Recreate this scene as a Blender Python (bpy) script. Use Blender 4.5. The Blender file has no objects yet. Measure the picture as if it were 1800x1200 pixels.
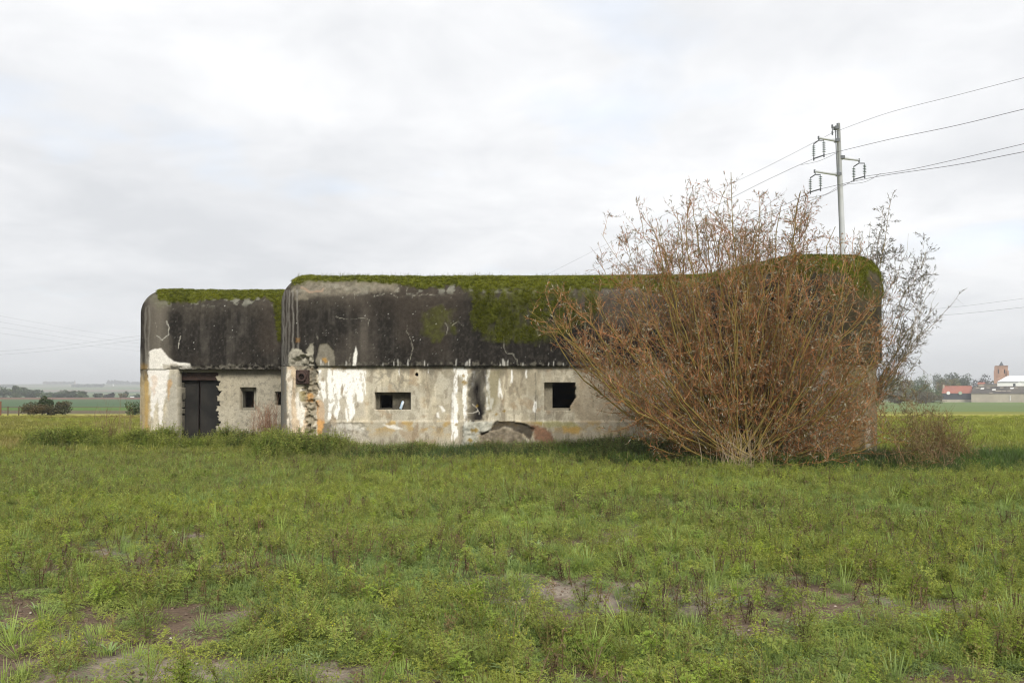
import bpy, math, random
import numpy as np
from mathutils import Vector
random.seed(7); rng = np.random.default_rng(7)
S = bpy.context.scene
COL = S.collection
PI = math.pi

# ------------------------------------------------------------------ camera
FPX, AX, AY, EYE = 1500.0, 900.0, 645.0, 1.65
PITCH = math.atan(45.0 / FPX)
cd = bpy.data.cameras.new('camera'); cam = bpy.data.objects.new('camera', cd); COL.objects.link(cam)
cam.location = (0, 0, EYE); cam.rotation_euler = (PI / 2 + PITCH, 0, 0)
cd.sensor_width = 36; cd.lens = 36 * FPX / 1800; cd.shift_y = 45 / 1800.0
cd.clip_start = 0.1; cd.clip_end = 12000
S.camera = cam
def ray(px, py):
    a = (np.asarray(px, float) - AX) / FPX; b = -(np.asarray(py, float) - AY) / FPX
    return a, math.cos(PITCH) - b * math.sin(PITCH), math.sin(PITCH) + b * math.cos(PITCH)
def W(px, py, D):                    # the point at distance Y = D that the photograph shows at px, py
    x, y, z = ray(px, py); t = D / y
    return np.stack([x * t, D + 0 * t, EYE + z * t], -1)
def proj(x, y, z):
    z = z - EYE
    f = y * math.cos(PITCH) + z * math.sin(PITCH); u = -y * math.sin(PITCH) + z * math.cos(PITCH)
    f = np.maximum(f, .1)
    return AX + FPX * x / f, AY - FPX * u / f

# ------------------------------------------------------------------ world, sun, exposure
SUN_EL, SUN_AZ = math.radians(34), math.radians(14)      # azimuth: from behind the camera, this far to its right
w = bpy.data.worlds.new('World'); S.world = w; w.use_nodes = True
nt = w.node_tree; nt.nodes.clear(); N = nt.nodes.new; L = nt.links.new
def mth(op, a, b=None, nt_=None):
    n = (nt_ or nt).nodes.new('ShaderNodeMath'); n.operation = op
    for i, v in enumerate((a, b)):
        if v is None: continue
        if isinstance(v, (int, float)): n.inputs[i].default_value = v
        else: (nt_ or nt).links.new(v, n.inputs[i])
    return n.outputs[0]
out = N('ShaderNodeOutputWorld'); bg = N('ShaderNodeBackground'); bg.inputs[1].default_value = 0.1
sky = N('ShaderNodeTexSky'); sky.sky_type = 'NISHITA'; sky.sun_disc = False
sky.sun_elevation = SUN_EL; sky.sun_rotation = PI - SUN_AZ
tc = N('ShaderNodeTexCoord'); sep = N('ShaderNodeSeparateXYZ'); L(tc.outputs['Generated'], sep.inputs[0])
zc = mth('ADD', mth('MAXIMUM', sep.outputs[2], 0.0), 0.20)
comb = N('ShaderNodeCombineXYZ'); L(mth('DIVIDE', sep.outputs[0], zc), comb.inputs[0]); L(mth('DIVIDE', sep.outputs[1], zc), comb.inputs[1])
def noise(scale, detail, rough, off, dist=0.0):
    mp = N('ShaderNodeMapping'); mp.inputs['Location'].default_value = off; L(comb.outputs[0], mp.inputs[0])
    n = N('ShaderNodeTexNoise'); n.inputs['Scale'].default_value = scale; n.inputs['Detail'].default_value = detail
    n.inputs['Roughness'].default_value = rough; n.inputs['Distortion'].default_value = dist; L(mp.outputs[0], n.inputs[0]); return n.outputs[0]
n1 = noise(0.75, 4, 0.45, (3.1, 7.4, 0)); n2 = noise(2.9, 6, 0.55, (9.2, 1.3, 2), .3)
cl = mth('ADD', mth('MULTIPLY', n1, 0.62), mth('MULTIPLY', n2, 0.38))
cr = N('ShaderNodeValToRGB'); L(cl, cr.inputs[0]); e = cr.color_ramp
e.elements[0].position = 0.36; e.elements[0].color = (0.60, 0.615, 0.64, 1)
e.elements[1].position = 0.60; e.elements[1].color = (0.85, 0.855, 0.865, 1)
m_ = e.elements.new(0.48); m_.color = (0.715, 0.725, 0.745, 1)
sc = N('ShaderNodeMix'); sc.data_type = 'RGBA'; sc.blend_type = 'MULTIPLY'; sc.inputs[0].default_value = 1
L(cr.outputs[0], sc.inputs[6]); sc.inputs[7].default_value = (10, 10, 10, 1)
hz = N('ShaderNodeMapRange'); L(sep.outputs[2], hz.inputs[0]); hz.inputs[1].default_value = 0.0; hz.inputs[2].default_value = 0.16
hz.inputs[3].default_value = 1; hz.inputs[4].default_value = 0
mh = N('ShaderNodeMix'); mh.data_type = 'RGBA'; L(mth('MULTIPLY', hz.outputs[0], .75), mh.inputs[0]); L(sc.outputs[2], mh.inputs[6]); mh.inputs[7].default_value = (6.4, 6.6, 6.8, 1)
gap = N('ShaderNodeMapRange'); L(noise(1.25, 4, .5, (12.3, 9.1, 5)), gap.inputs[0]); gap.inputs[1].default_value = .60; gap.inputs[2].default_value = .76; gap.inputs[3].default_value = 0; gap.inputs[4].default_value = .45
mg = N('ShaderNodeMix'); mg.data_type = 'RGBA'; L(mth('MULTIPLY', gap.outputs[0], mth('SUBTRACT', 1.0, hz.outputs[0])), mg.inputs[0]); L(mh.outputs[2], mg.inputs[6])
ss = N('ShaderNodeMix'); ss.data_type = 'RGBA'; ss.blend_type = 'ADD'; ss.inputs[0].default_value = 1; L(sky.outputs[0], ss.inputs[6]); ss.inputs[7].default_value = (3.2, 3.9, 4.9, 1)
L(ss.outputs[2], mg.inputs[7])
L(mg.outputs[2], bg.inputs[0]); L(bg.outputs[0], out.inputs[0])
sd = bpy.data.lights.new('sun', 'SUN'); sun = bpy.data.objects.new('sun', sd); COL.objects.link(sun)
sd.energy = 3.1; sd.angle = math.radians(22); sd.color = (1, .94, .84)
dv = Vector((math.sin(SUN_AZ) * math.cos(SUN_EL), -math.cos(SUN_AZ) * math.cos(SUN_EL), math.sin(SUN_EL)))
sun.rotation_euler = dv.to_track_quat('Z', 'Y').to_euler()
S.view_settings.view_transform = 'Standard'; S.view_settings.look = 'None'
S.view_settings.exposure = 0.36; S.view_settings.gamma = 1.0; S.view_settings.use_curve_mapping = False
S.render.engine = 'CYCLES'; S.cycles.max_bounces = 5; S.cycles.diffuse_bounces = 3; S.cycles.glossy_bounces = 2
S.cycles.transmission_bounces = 3; S.cycles.transparent_max_bounces = 4; S.cycles.volume_bounces = 0; S.cycles.use_denoising = True; S.cycles.denoiser = 'OPENIMAGEDENOISE'; S.cycles.filter_width = 1.15

# ------------------------------------------------------------------ helpers
def hash2(ix, iy, seed):
    h = (ix.astype(np.int64) * 374761393 + iy.astype(np.int64) * 668265263 + seed * 974711) & 0xffffffff
    h = ((h ^ (h >> 13)) * 1274126177) & 0xffffffff
    return ((h ^ (h >> 16)) & 0xffff) / 65535.0
def vnoise(x, y, seed=0):
    ix = np.floor(x); iy = np.floor(y); fx = x - ix; fy = y - iy
    fx = fx * fx * (3 - 2 * fx); fy = fy * fy * (3 - 2 * fy)
    a = hash2(ix, iy, seed); b = hash2(ix + 1, iy, seed); c = hash2(ix, iy + 1, seed); d = hash2(ix + 1, iy + 1, seed)
    return (a * (1 - fx) + b * fx) * (1 - fy) + (c * (1 - fx) + d * fx) * fy
def fbm(x, y, octv=4, seed=0, gain=.5):
    x = np.asarray(x, float); y = np.asarray(y, float)
    t = 0; a = 1; s = 0
    for o in range(octv):
        t = t + a * vnoise(x * 2 ** o + 17.3 * o, y * 2 ** o - 9.1 * o, seed + o * 7); s += a; a *= gain
    return t / s
def sst(a, b, x): t = np.clip((x - a) / (b - a), 0, 1); return t * t * (3 - 2 * t)
def tag(o, label=None, cat=None, group=None, kind=None):
    if label: o['label'] = label
    if cat: o['category'] = cat
    if group: o['group'] = group
    if kind: o['kind'] = kind
    return o
def empty(name, loc, label, cat, group=None):
    o = bpy.data.objects.new(name, None); COL.objects.link(o); o.location = [float(v) for v in loc]; o.empty_display_size = .1
    return tag(o, label, cat, group)
def make_mesh(name, V, F, mats, midx=None, col=None, smooth=False):
    V = np.asarray(V, np.float32); F = np.asarray(F, np.int32); k = F.shape[1]; n = len(F)
    me = bpy.data.meshes.new(name)
    me.vertices.add(len(V)); me.vertices.foreach_set('co', V.ravel())
    me.loops.add(n * k); me.loops.foreach_set('vertex_index', F.ravel())
    me.polygons.add(n); me.polygons.foreach_set('loop_start', np.arange(n, dtype=np.int32) * k)
    me.polygons.foreach_set('loop_total', np.full(n, k, np.int32))
    for m in (mats if isinstance(mats, (list, tuple)) else [mats]): me.materials.append(m)
    if midx is not None: me.polygons.foreach_set('material_index', np.asarray(midx, np.int32))
    me.polygons.foreach_set('use_smooth', np.full(n, smooth, bool))
    if col is not None:
        a = me.color_attributes.new('Col', 'FLOAT_COLOR', 'POINT')
        c = np.ones((len(V), 4), np.float32); c[:, :3] = col; a.data.foreach_set('color', c.ravel())
    me.update(calc_edges=True); return me
def link(name, me, parent=None):
    o = bpy.data.objects.new(name, me); COL.objects.link(o)
    if parent is not None:
        o.parent = parent
        q = parent; off = Vector((0, 0, 0))
        while q is not None: off += q.location; q = q.parent
        o.location = -off
    return o
class MB:                                     # collects shapes in world coordinates into one mesh
    def __init__(s): s.v = []; s.f = []; s.n = 0
    def add(s, V, F):
        s.v.append(np.asarray(V, float)); s.f += [tuple(i + s.n for i in f) for f in F]; s.n += len(V)
    def box(s, a, b):
        (x0, y0, z0), (x1, y1, z1) = a, b
        s.add([(x0,y0,z0),(x1,y0,z0),(x1,y1,z0),(x0,y1,z0),(x0,y0,z1),(x1,y0,z1),(x1,y1,z1),(x0,y1,z1)],
              [(0,3,2,1),(4,5,6,7),(0,1,5,4),(1,2,6,5),(2,3,7,6),(3,0,4,7)]); return s
    def tube(s, pts, rad, n=8, cap=True):
        pts = [Vector(p) for p in pts]; rad = rad if isinstance(rad, (list, tuple)) else [rad] * len(pts)
        V = []; F = []; up = None
        for i, p in enumerate(pts):
            t = (pts[min(i + 1, len(pts) - 1)] - pts[max(i - 1, 0)]).normalized()
            if up is None: up = Vector((0, 0, 1)) if abs(t.z) < .9 else Vector((0, 1, 0))
            u = t.cross(up).normalized(); v = u.cross(t); up = v
            for k in range(n):
                a = 2 * PI * k / n; V.append(p + rad[i] * (math.cos(a) * u + math.sin(a) * v))
        for i in range(len(pts) - 1):
            for k in range(n): F.append((i*n+k, i*n+(k+1)%n, (i+1)*n+(k+1)%n, (i+1)*n+k))
        if cap: F.append(tuple(range(n))); F.append(tuple((len(pts)-1)*n + k for k in reversed(range(n))))
        s.add([tuple(q) for q in V], F); return s
    def build(s, name, mat, parent=None, smooth=False):
        me = bpy.data.meshes.new(name); me.from_pydata([tuple(map(float, q)) for q in np.concatenate(s.v)], [], s.f)
        for m in (mat if isinstance(mat, (list, tuple)) else [mat]): me.materials.append(m)
        if smooth: me.polygons.foreach_set('use_smooth', np.ones(len(me.polygons), bool))
        me.update(); return link(name, me, parent)

# ------------------------------------------------------------------ materials
def new_mat(name):
    m = bpy.data.materials.new(name); m.use_nodes = True; m.node_tree.nodes.clear(); return m, m.node_tree
def surf_mat(name, col=(.3,.3,.3), attr=False, rough=.9, nscale=20, namp=.25, bump=.3, bscale=60, bdist=.01, metallic=0, c2=None):
    m, t = new_mat(name); n = t.nodes.new; l = t.links.new
    o = n('ShaderNodeOutputMaterial'); p = n('ShaderNodeBsdfPrincipled'); p.inputs['Roughness'].default_value = rough
    p.inputs['Metallic'].default_value = metallic; p.inputs['Specular IOR Level'].default_value = .3 if rough < .85 else .08
    g = n('ShaderNodeNewGeometry')
    ns = n('ShaderNodeTexNoise'); ns.inputs['Scale'].default_value = nscale; ns.inputs['Detail'].default_value = 6; ns.inputs['Roughness'].default_value = .65
    l(g.outputs['Position'], ns.inputs[0])
    if attr: a = n('ShaderNodeAttribute'); a.attribute_name = 'Col'; base = a.outputs[0]
    else:
        mx = n('ShaderNodeMix'); mx.data_type = 'RGBA'; mx.inputs[6].default_value = (*col, 1); mx.inputs[7].default_value = (*(c2 or col), 1)
        n3 = n('ShaderNodeTexNoise'); n3.inputs['Scale'].default_value = nscale * .23; n3.inputs['Detail'].default_value = 5; l(g.outputs['Position'], n3.inputs[0])
        mr0 = n('ShaderNodeMapRange'); l(n3.outputs[0], mr0.inputs[0]); mr0.inputs[1].default_value = .35; mr0.inputs[2].default_value = .65
        l(mr0.outputs[0], mx.inputs[0]); base = mx.outputs[2]
    mr = n('ShaderNodeMapRange'); l(ns.outputs[0], mr.inputs[0]); mr.inputs[1].default_value = .25; mr.inputs[2].default_value = .75
    mr.inputs[3].default_value = 1 - namp; mr.inputs[4].default_value = 1 + namp
    vm = n('ShaderNodeVectorMath'); vm.operation = 'SCALE'; l(base, vm.inputs[0]); l(mr.outputs[0], vm.inputs['Scale'])
    l(vm.outputs[0], p.inputs['Base Color'])
    if bump:
        nb = n('ShaderNodeTexNoise'); nb.inputs['Scale'].default_value = bscale; nb.inputs['Detail'].default_value = 5; l(g.outputs['Position'], nb.inputs[0])
        b = n('ShaderNodeBump'); b.inputs['Strength'].default_value = bump; b.inputs['Distance'].default_value = bdist; l(nb.outputs[0], b.inputs['Height']); l(b.outputs[0], p.inputs['Normal'])
    l(p.outputs[0], o.inputs[0]); return m
def leaf_mat(name, c1, c2, trans=.3, mode='INST', rnd=.3, c3=None):
    # mode INST: attribute 'tint' of the instance blends c1 to c2; OBJ: the mesh's own colour attribute
    m, t = new_mat(name); n = t.nodes.new; l = t.links.new
    o = n('ShaderNodeOutputMaterial'); d = n('ShaderNodeBsdfDiffuse'); tr = n('ShaderNodeBsdfTranslucent'); mx = n('ShaderNodeMixShader'); mx.inputs[0].default_value = trans
    if mode == 'INST':
        a = n('ShaderNodeAttribute'); a.attribute_type = 'INSTANCER'; a.attribute_name = 'tint'
        cm = n('ShaderNodeMix'); cm.data_type = 'RGBA'; cm.inputs[6].default_value = (*c1, 1); cm.inputs[7].default_value = (*c2, 1); l(a.outputs['Fac'], cm.inputs[0])
        src = cm.outputs[2]; oi = n('ShaderNodeObjectInfo'); r = oi.outputs['Random']
    else:
        a = n('ShaderNodeAttribute'); a.attribute_name = 'Col'; src = a.outputs[0]; r = None
    if r is not None:
        mr = n('ShaderNodeMapRange'); l(r, mr.inputs[0]); mr.inputs[3].default_value = 1 - rnd; mr.inputs[4].default_value = 1 + rnd
        vm = n('ShaderNodeVectorMath'); vm.operation = 'SCALE'; l(src, vm.inputs[0]); l(mr.outputs[0], vm.inputs['Scale']); src = vm.outputs[0]
    l(src, d.inputs[0]); l(src, tr.inputs[0]); l(d.outputs[0], mx.inputs[1]); l(tr.outputs[0], mx.inputs[2])
    gl = n('ShaderNodeBsdfGlossy'); gl.inputs['Roughness'].default_value = .5; gl.inputs[0].default_value = (.6, .6, .6, 1)
    m2 = n('ShaderNodeMixShader'); m2.inputs[0].default_value = .035; l(mx.outputs[0], m2.inputs[1]); l(gl.outputs[0], m2.inputs[2])
    l(m2.outputs[0], o.inputs[0]); return m

M = {}
M['concrete'] = surf_mat('stained_concrete', attr=True, nscale=28, namp=.22, bump=.55, bscale=38, bdist=.012)
M['inner'] = surf_mat('embrasure_concrete', (.13,.12,.09), c2=(.06,.055,.045), nscale=14, namp=.3)
M['soil'] = surf_mat('bare_soil', attr=True, nscale=34, namp=.35, bump=.9, bscale=26, bdist=.03)
M['field'] = surf_mat('far_field', attr=True, nscale=.35, namp=.16, bump=0)
M['steel_dark'] = surf_mat('dark_door_steel', (.006,.006,.006), c2=(.020,.018,.015), rough=.7, nscale=9, namp=.3)
M['rust'] = surf_mat('rusty_iron', (.033,.020,.017), c2=(.06,.035,.028), rough=.8, nscale=40, namp=.4)
M['galv'] = surf_mat('galvanised_steel', (.56,.59,.63), c2=(.46,.49,.53), rough=.55, nscale=1.5, namp=.08, bump=0)
M['galv_dark'] = surf_mat('weathered_fitting', (.10,.11,.12), rough=.6, nscale=9, namp=.1, bump=0)
M['glass_ins'] = surf_mat('insulator_glass', (.17,.24,.24), rough=.3, nscale=9, namp=.1, bump=0)
M['wire'] = surf_mat('wire_metal', (.10,.10,.11), rough=.6, nscale=9, namp=.05, bump=0)
M['can'] = surf_mat('can_paint', (.75,.78,.82), c2=(.25,.42,.6), rough=.35, nscale=60, namp=.05, bump=0)

# ------------------------------------------------------------------ ground and terrain
def zside(D, tab):
    return np.interp(D, [a for a, b in tab], [b for a, b in tab])
TL = [(0,0),(300,0),(450,-1.2),(800,-.6),(1200,2.6),(2000,14),(2700,29),(3100,33),(4200,30)]
TR = [(0,0),(65,0),(420,-2.8),(600,-3),(1500,3),(3000,12),(4200,12)]
def zfar(X, D):
    a = np.asarray(X, float) / np.maximum(D, 1)
    t = sst(-.3, .3, a)
    hump = np.where(D > 1300, (fbm(np.asarray(X) / 520., np.asarray(D) / 900., 3, 5) - .5) * 9 * sst(1300, 2300, D), 0)
    return zside(D, TL) * (1 - t) + zside(D, TR) * t + hump
def bare(X, Y):           # 1 = bare soil
    n = fbm(X * .75 + 3, Y * 1.1 + 8, 5, 11) + .13*np.exp(-((X+2.3)**2/2.4+(Y-5.1)**2/.9)) + .10*np.exp(-((X+3.6)**2/3+(Y-6.4)**2/1.2)) + .06*np.exp(-((X+.2)**2/3+(Y-4.9)**2/.6))
    near = sst(13, 4.6, Y)
    left = sst(2, -3, X)
    thr = .715 - .125 * near - .12 * left * near
    return sst(thr - .05, thr + .04, n)
def silt(X, Y): return sst(.58, .66, fbm(X * 1.3 + 31, Y * 1.9 - 4, 4, 77))
def zground(X, Y):
    X = np.asarray(X, float); Y = np.asarray(Y, float)
    h = (fbm(X * .35, Y * .35, 3, 3) - .5) * .10 + (fbm(X * 2.2, Y * 2.2, 4, 4) - .5) * .045
    return h * sst(66, 55, Y) * sst(60, 45, np.abs(X)) - .01
def build_ground():
    def spread(fine0, fine1, st, lim, g=1.12):
        c = list(np.arange(fine0, fine1, st)); d = st; x = c[-1]
        while x < lim: d *= g; x += d; c.append(min(x, lim))
        return c
    xr = spread(0, 8, .075, 90); xs = np.array(sorted(set([-v for v in xr] + xr)))
    ys = np.array([-60, -40, -25, -15, -8, -4, -1, .5, 1.5, 2.2, 2.8] + spread(3.2, 13, .075, 66, 1.035))
    X, Y = np.meshgrid(xs, ys); Z = zground(X, Y) + (fbm(X * 9, Y * 9, 4, 9) - .5) * .045 * sst(20, 8, Y)
    b = bare(X, Y); s = silt(X, Y) * b * .75
    Z = Z - .015 * b
    V = np.stack([X, Y, Z], -1).reshape(-1, 3)
    n = len(xs); m = len(ys); i = np.arange(n * m).reshape(m, n)
    F = np.stack([i[:-1,:-1], i[:-1,1:], i[1:,1:], i[1:,:-1]], -1).reshape(-1, 4)
    v = fbm(X * 1.7, Y * 1.7, 4, 21)[..., None]
    C = np.array([.15,.108,.078]) * (.5 + 1.0 * v)
    C = C * (1 - s[..., None]) + np.array([.27,.235,.19]) * s[..., None] * (.8 + .4 * v)
    far = sst(18, 40, Y)[..., None]
    g = np.array([.19,.19,.045]) * (1 - .5 * v) + np.array([.15,.10,.045]) * v * .6
    C = C * (1 - far) + g * far
    yb = (sst(50, 57, Y) )[..., None]
    C = C * (1 - yb) + np.array([.34,.32,.08]) * yb
    o = link('ground', make_mesh('ground', V, F, M['soil'], col=C.reshape(-1, 3), smooth=True)); tag(o, kind='structure')
build_ground()
def build_far():
    Ds = np.concatenate([np.geomspace(64, 330, 60), np.geomspace(335, 4200, 60)]); As = np.linspace(-1.5, 1.5, 201)
    A, D = np.meshgrid(As, Ds); X = A * D; Z = zfar(X, D) - .03
    V = np.stack([X, D, Z], -1).reshape(-1, 3); n = len(As); m = len(Ds); i = np.arange(n * m).reshape(m, n)
    F = np.stack([i[:-1,:-1], i[:-1,1:], i[1:,1:], i[1:,:-1]], -1).reshape(-1, 4)
    t = sst(-.15, .15, A)[..., None]
    def bands(tab):
        C = np.zeros(A.shape + (3,))
        for d0, d1, c in tab:
            m_ = (D >= d0) & (D < d1); C[m_] = c
        return C
    CL = bands([(0,69,(.20,.19,.06)),(69,80,(.12,.10,.06)),(80,99,(.09,.15,.035)),(99,103,(.08,.075,.045)),(103,215,(.085,.135,.07)),(215,330,(.16,.10,.075)),
                (330,700,(.09,.13,.06)),(700,1000,(.13,.17,.07)),(1000,1250,(.07,.11,.055)),(1250,1500,(.19,.14,.10)),(1500,1900,(.12,.17,.07)),(1900,2300,(.17,.18,.11)),(2300,9999,(.12,.15,.08))])
    CR = bands([(0,68,(.24,.23,.05)),(68,80,(.19,.20,.045)),(80,240,(.13,.175,.065)),(240,430,(.13,.19,.05)),(430,9999,(.09,.12,.05))])
    C = CL * (1 - t) + CR * t
    C = C * (.8 + .4 * fbm(X / 40, D / 60, 3, 31))[..., None]
    o = link('far_fields', make_mesh('far_fields', V, F, M['field'], col=C.reshape(-1, 3), smooth=True)); tag(o, kind='structure')
    o2 = MB(); o2.add([(-4000,-300,-.3),(4000,-300,-.3),(4000,62,-.3),(-4000,62,-.3)], [(0,1,2,3)])
    tag(o2.build('ground', surf_mat('grassland', (.10,.13,.03), c2=(.13,.12,.05), nscale=1, bump=0)), kind='structure')
build_far()
# ------------------------------------------------------------------ bunker
ZL, ZT, FR = 2.36, 4.83, .72          # ledge, roof, edge radius
def plan(pts, rads, steps):
    P = []; NN = []; n = len(pts)
    pts = [np.array(p, float) for p in pts]
    arcs = []
    for i in range(n):
        a, b, c = pts[i-1], pts[i], pts[(i+1) % n]; r = rads[i]
        d0 = (b-a)/np.linalg.norm(b-a); d1 = (c-b)/np.linalg.norm(c-b)
        n0 = np.array([d0[1], -d0[0]]); n1 = np.array([d1[1], -d1[0]])
        cr = d0[0]*d1[1]-d0[1]*d1[0]; ang = math.atan2(cr, d0 @ d1)
        tl = r * math.tan(abs(ang) / 2)
        k = max(2, int(abs(ang) * r / max(.02, min(steps[i], steps[i-1]))))
        pa = []; s = 1 if ang > 0 else -1       # s>0: left turn = convex for right-hand outward
        cen = (b - d0 * tl) - n0 * r * s
        a0 = math.atan2(n0[1], n0[0])
        for j in range(k + 1):
            th = a0 + ang * j / k; nn = np.array([math.cos(th), math.sin(th)])
            pa.append((cen + s * nn * r, nn))
        arcs.append(pa)
    for i in range(n):
        for p, nn in arcs[i]: P.append(p); NN.append(nn)
        e0 = arcs[i][-1][0]; e1 = arcs[(i+1) % n][0][0]; ln = np.linalg.norm(e1-e0); k = int(ln / steps[i])
        for j in range(1, k):
            P.append(e0 + (e1-e0) * j / k); NN.append(arcs[i][-1][1])
    P = np.array(P); NN = np.array(NN)
    u = np.concatenate([[0], np.cumsum(np.linalg.norm(np.diff(P, axis=0), axis=1))])
    return P, NN, u
ST = .022
MAIN = plan([(-6.32,31),(-6.32,22.7),(4.77,22.7),(6.7,20.1),(9.05,20.1),(9.05,31)], [.8,.75,.8,.5,.95,.8], [.3,ST,ST,ST,.3,.5])
WING = plan([(-11.55,30),(-11.55,25.9),(-5.4,25.9),(-5.4,30)], [.8,.75,.74,.74], [ST,.3,.3,.5])
WING = plan([(-11.55,30),(-11.55,25.9),(-5.4,25.9),(-5.4,30)], [.8,.75,.74,.74], [.25,ST,.3,.5])

def polym(px, py, poly, soft=2.0, warp=3.0, ws=.12, seed=0):
    """soft mask of a polygon given on the face of the wall, with a ragged edge"""
    poly = np.array(poly, float); pad = soft + warp + 2
    m = np.zeros(px.shape)
    bb = (px > poly[:,0].min()-pad) & (px < poly[:,0].max()+pad) & (py > poly[:,1].min()-pad) & (py < poly[:,1].max()+pad)
    x = px[bb]; y = py[bb]
    if x.size == 0: return m
    x = x + (fbm(x*ws, y*ws, 4, 100+seed) - .5) * 2 * warp; y = y + (fbm(x*ws+50, y*ws, 4, 200+seed) - .5) * 2 * warp
    ins = np.zeros(x.shape, bool); dmin = np.full(x.shape, 1e9)
    for i in range(len(poly)):
        x0, y0 = poly[i-1]; x1, y1 = poly[i]
        c = ((y0 > y) != (y1 > y)) & (x < (x1-x0) * (y-y0) / (y1-y0+1e-9) + x0); ins ^= c
        dx, dy = x1-x0, y1-y0; t = np.clip(((x-x0)*dx + (y-y0)*dy) / (dx*dx+dy*dy+1e-9), 0, 1)
        dmin = np.minimum(dmin, np.hypot(x-x0-t*dx, y-y0-t*dy))
    sd_ = np.where(ins, dmin, -dmin)
    m[bb] = sst(-soft, soft, sd_); return m
def linem(px, py, pts, wd=.8, jit=1.5, seed=0, ws=.25):
    pts = np.array(pts, float); m = np.zeros(px.shape); pad = wd + jit + 3
    bb = (px > pts[:,0].min()-pad) & (px < pts[:,0].max()+pad) & (py > pts[:,1].min()-pad) & (py < pts[:,1].max()+pad)
    x = px[bb]; y = py[bb]
    if x.size == 0: return m
    x = x + (fbm(x*ws, y*ws, 3, 300+seed)-.5)*2*jit; y = y + (fbm(x*ws+9, y*ws, 3, 400+seed)-.5)*2*jit
    d = np.full(x.shape, 1e9)
    for i in range(1, len(pts)):
        x0, y0 = pts[i-1]; x1, y1 = pts[i]; dx, dy = x1-x0, y1-y0
        t = np.clip(((x-x0)*dx + (y-y0)*dy) / (dx*dx+dy*dy+1e-9), 0, 1); d = np.minimum(d, np.hypot(x-x0-t*dx, y-y0-t*dy))
    m[bb] = sst(wd+.6, wd*.4, d); return m
def dripm(px, py, x0, y0, y1, w0, w1=None, seed=0):
    w1 = w0*.45 if w1 is None else w1
    m = np.zeros(px.shape); bb = (np.abs(px-x0) < w0*2+6) & (py > y0-6) & (py < y1+8)
    x = px[bb]; y = py[bb]
    if x.size == 0: return m
    t = np.clip((y-y0)/(y1-y0), 0, 1)
    wv = (w0*(1-t)+w1*t) * (.65 + .7*fbm(y*.09, y*0+x0, 3, 500+seed))
    cx = x0 + (fbm(y*.05, y*0+x0*.7, 3, 520+seed)-.5)*5
    edge = (fbm(x*.45, y*.12, 3, 540+seed)-.5)*w0*.8
    m[bb] = sst(wv+.8, wv-.8, np.abs(x-cx)+edge) * sst(y1+3, y1-3, y+ (fbm(x*.5, x*0+3, 2, seed)-.5)*10) * sst(y0-3, y0+2, y); return m
def mixc(C, c, m, var=None):
    m = m[..., None]; c = np.asarray(c, float)
    if var is not None: c = c * var[..., None]
    C *= (1-m); C += c * m
def speck(u, z, sc, thr, seed):
    return (vnoise(u*sc, z*sc, seed) > thr).astype(float)

def moss_mask(px, py, u, z, inset, wing):
    n = fbm(u*2.2, z*2.2, 4, 41); n2 = fbm(u*9, z*9, 3, 42)
    thr = 4.44 + (n-.5)*.35 + (n2-.5)*.2
    if wing:
        m = sst(thr-.02, thr+.08, z)
        m = np.maximum(m, polym(px, py, [(479,515),(496,515),(494,600),(489,600)], 3, 3, seed=5)*.9)
        m *= 1 - polym(px, py, [(245,500),(272,500),(280,530),(262,560),(245,560)], 3, 4, seed=6)
        return m
    n5 = fbm(u*.8+5, z*0+2, 3, 43)
    m = sst(thr-.05, thr+.05, z + (n5-.5)*.25)
    m *= 1 - polym(px, py, [(515,500),(540,495),(640,495),(700,500),(740,506),(735,520),(520,520)], 3, 5, seed=7)*.9
    m *= 1 - polym(px, py, [(495,480),(515,480),(512,520),(495,530)], 3, 3, seed=8)
    big = polym(px, py, [(885,490),(1010,490),(1010,515),(985,530),(960,572),(928,575),(912,550),(900,560),(880,600),(868,590),(872,560),(850,585),(835,560),(845,525),(880,520)], 9, 11, .08, seed=9)
    m2 = polym(px, py, [(735,545),(770,538),(800,540),(815,560),(800,590),(765,600),(735,590)], 12, 12, .07, seed=10)
    m = np.maximum(m, .85*sst(.30, 1.15, big * (.1 + 1.6*fbm(u*6, z*2.6, 5, 44))))
    m = np.maximum(m, .5*sst(.4, 1.0, m2 * (.25 + 1.2*fbm(u*6, z*3, 4, 45))))
    m = np.maximum(m, .6*sst(.5, .9, polym(px, py, [(820,500),(1060,500),(1060,560),(960,610),(820,600)], 20, 10, seed=14) * (.2+1.3*fbm(u*5, z*2.5, 4, 46))))
    m = np.maximum(m, .8*sst(.45, .6, fbm(u*3, z*2, 4, 47))*sst(1350, 1450, px)*sst(3.6, 4.2, z))
    return m
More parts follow.
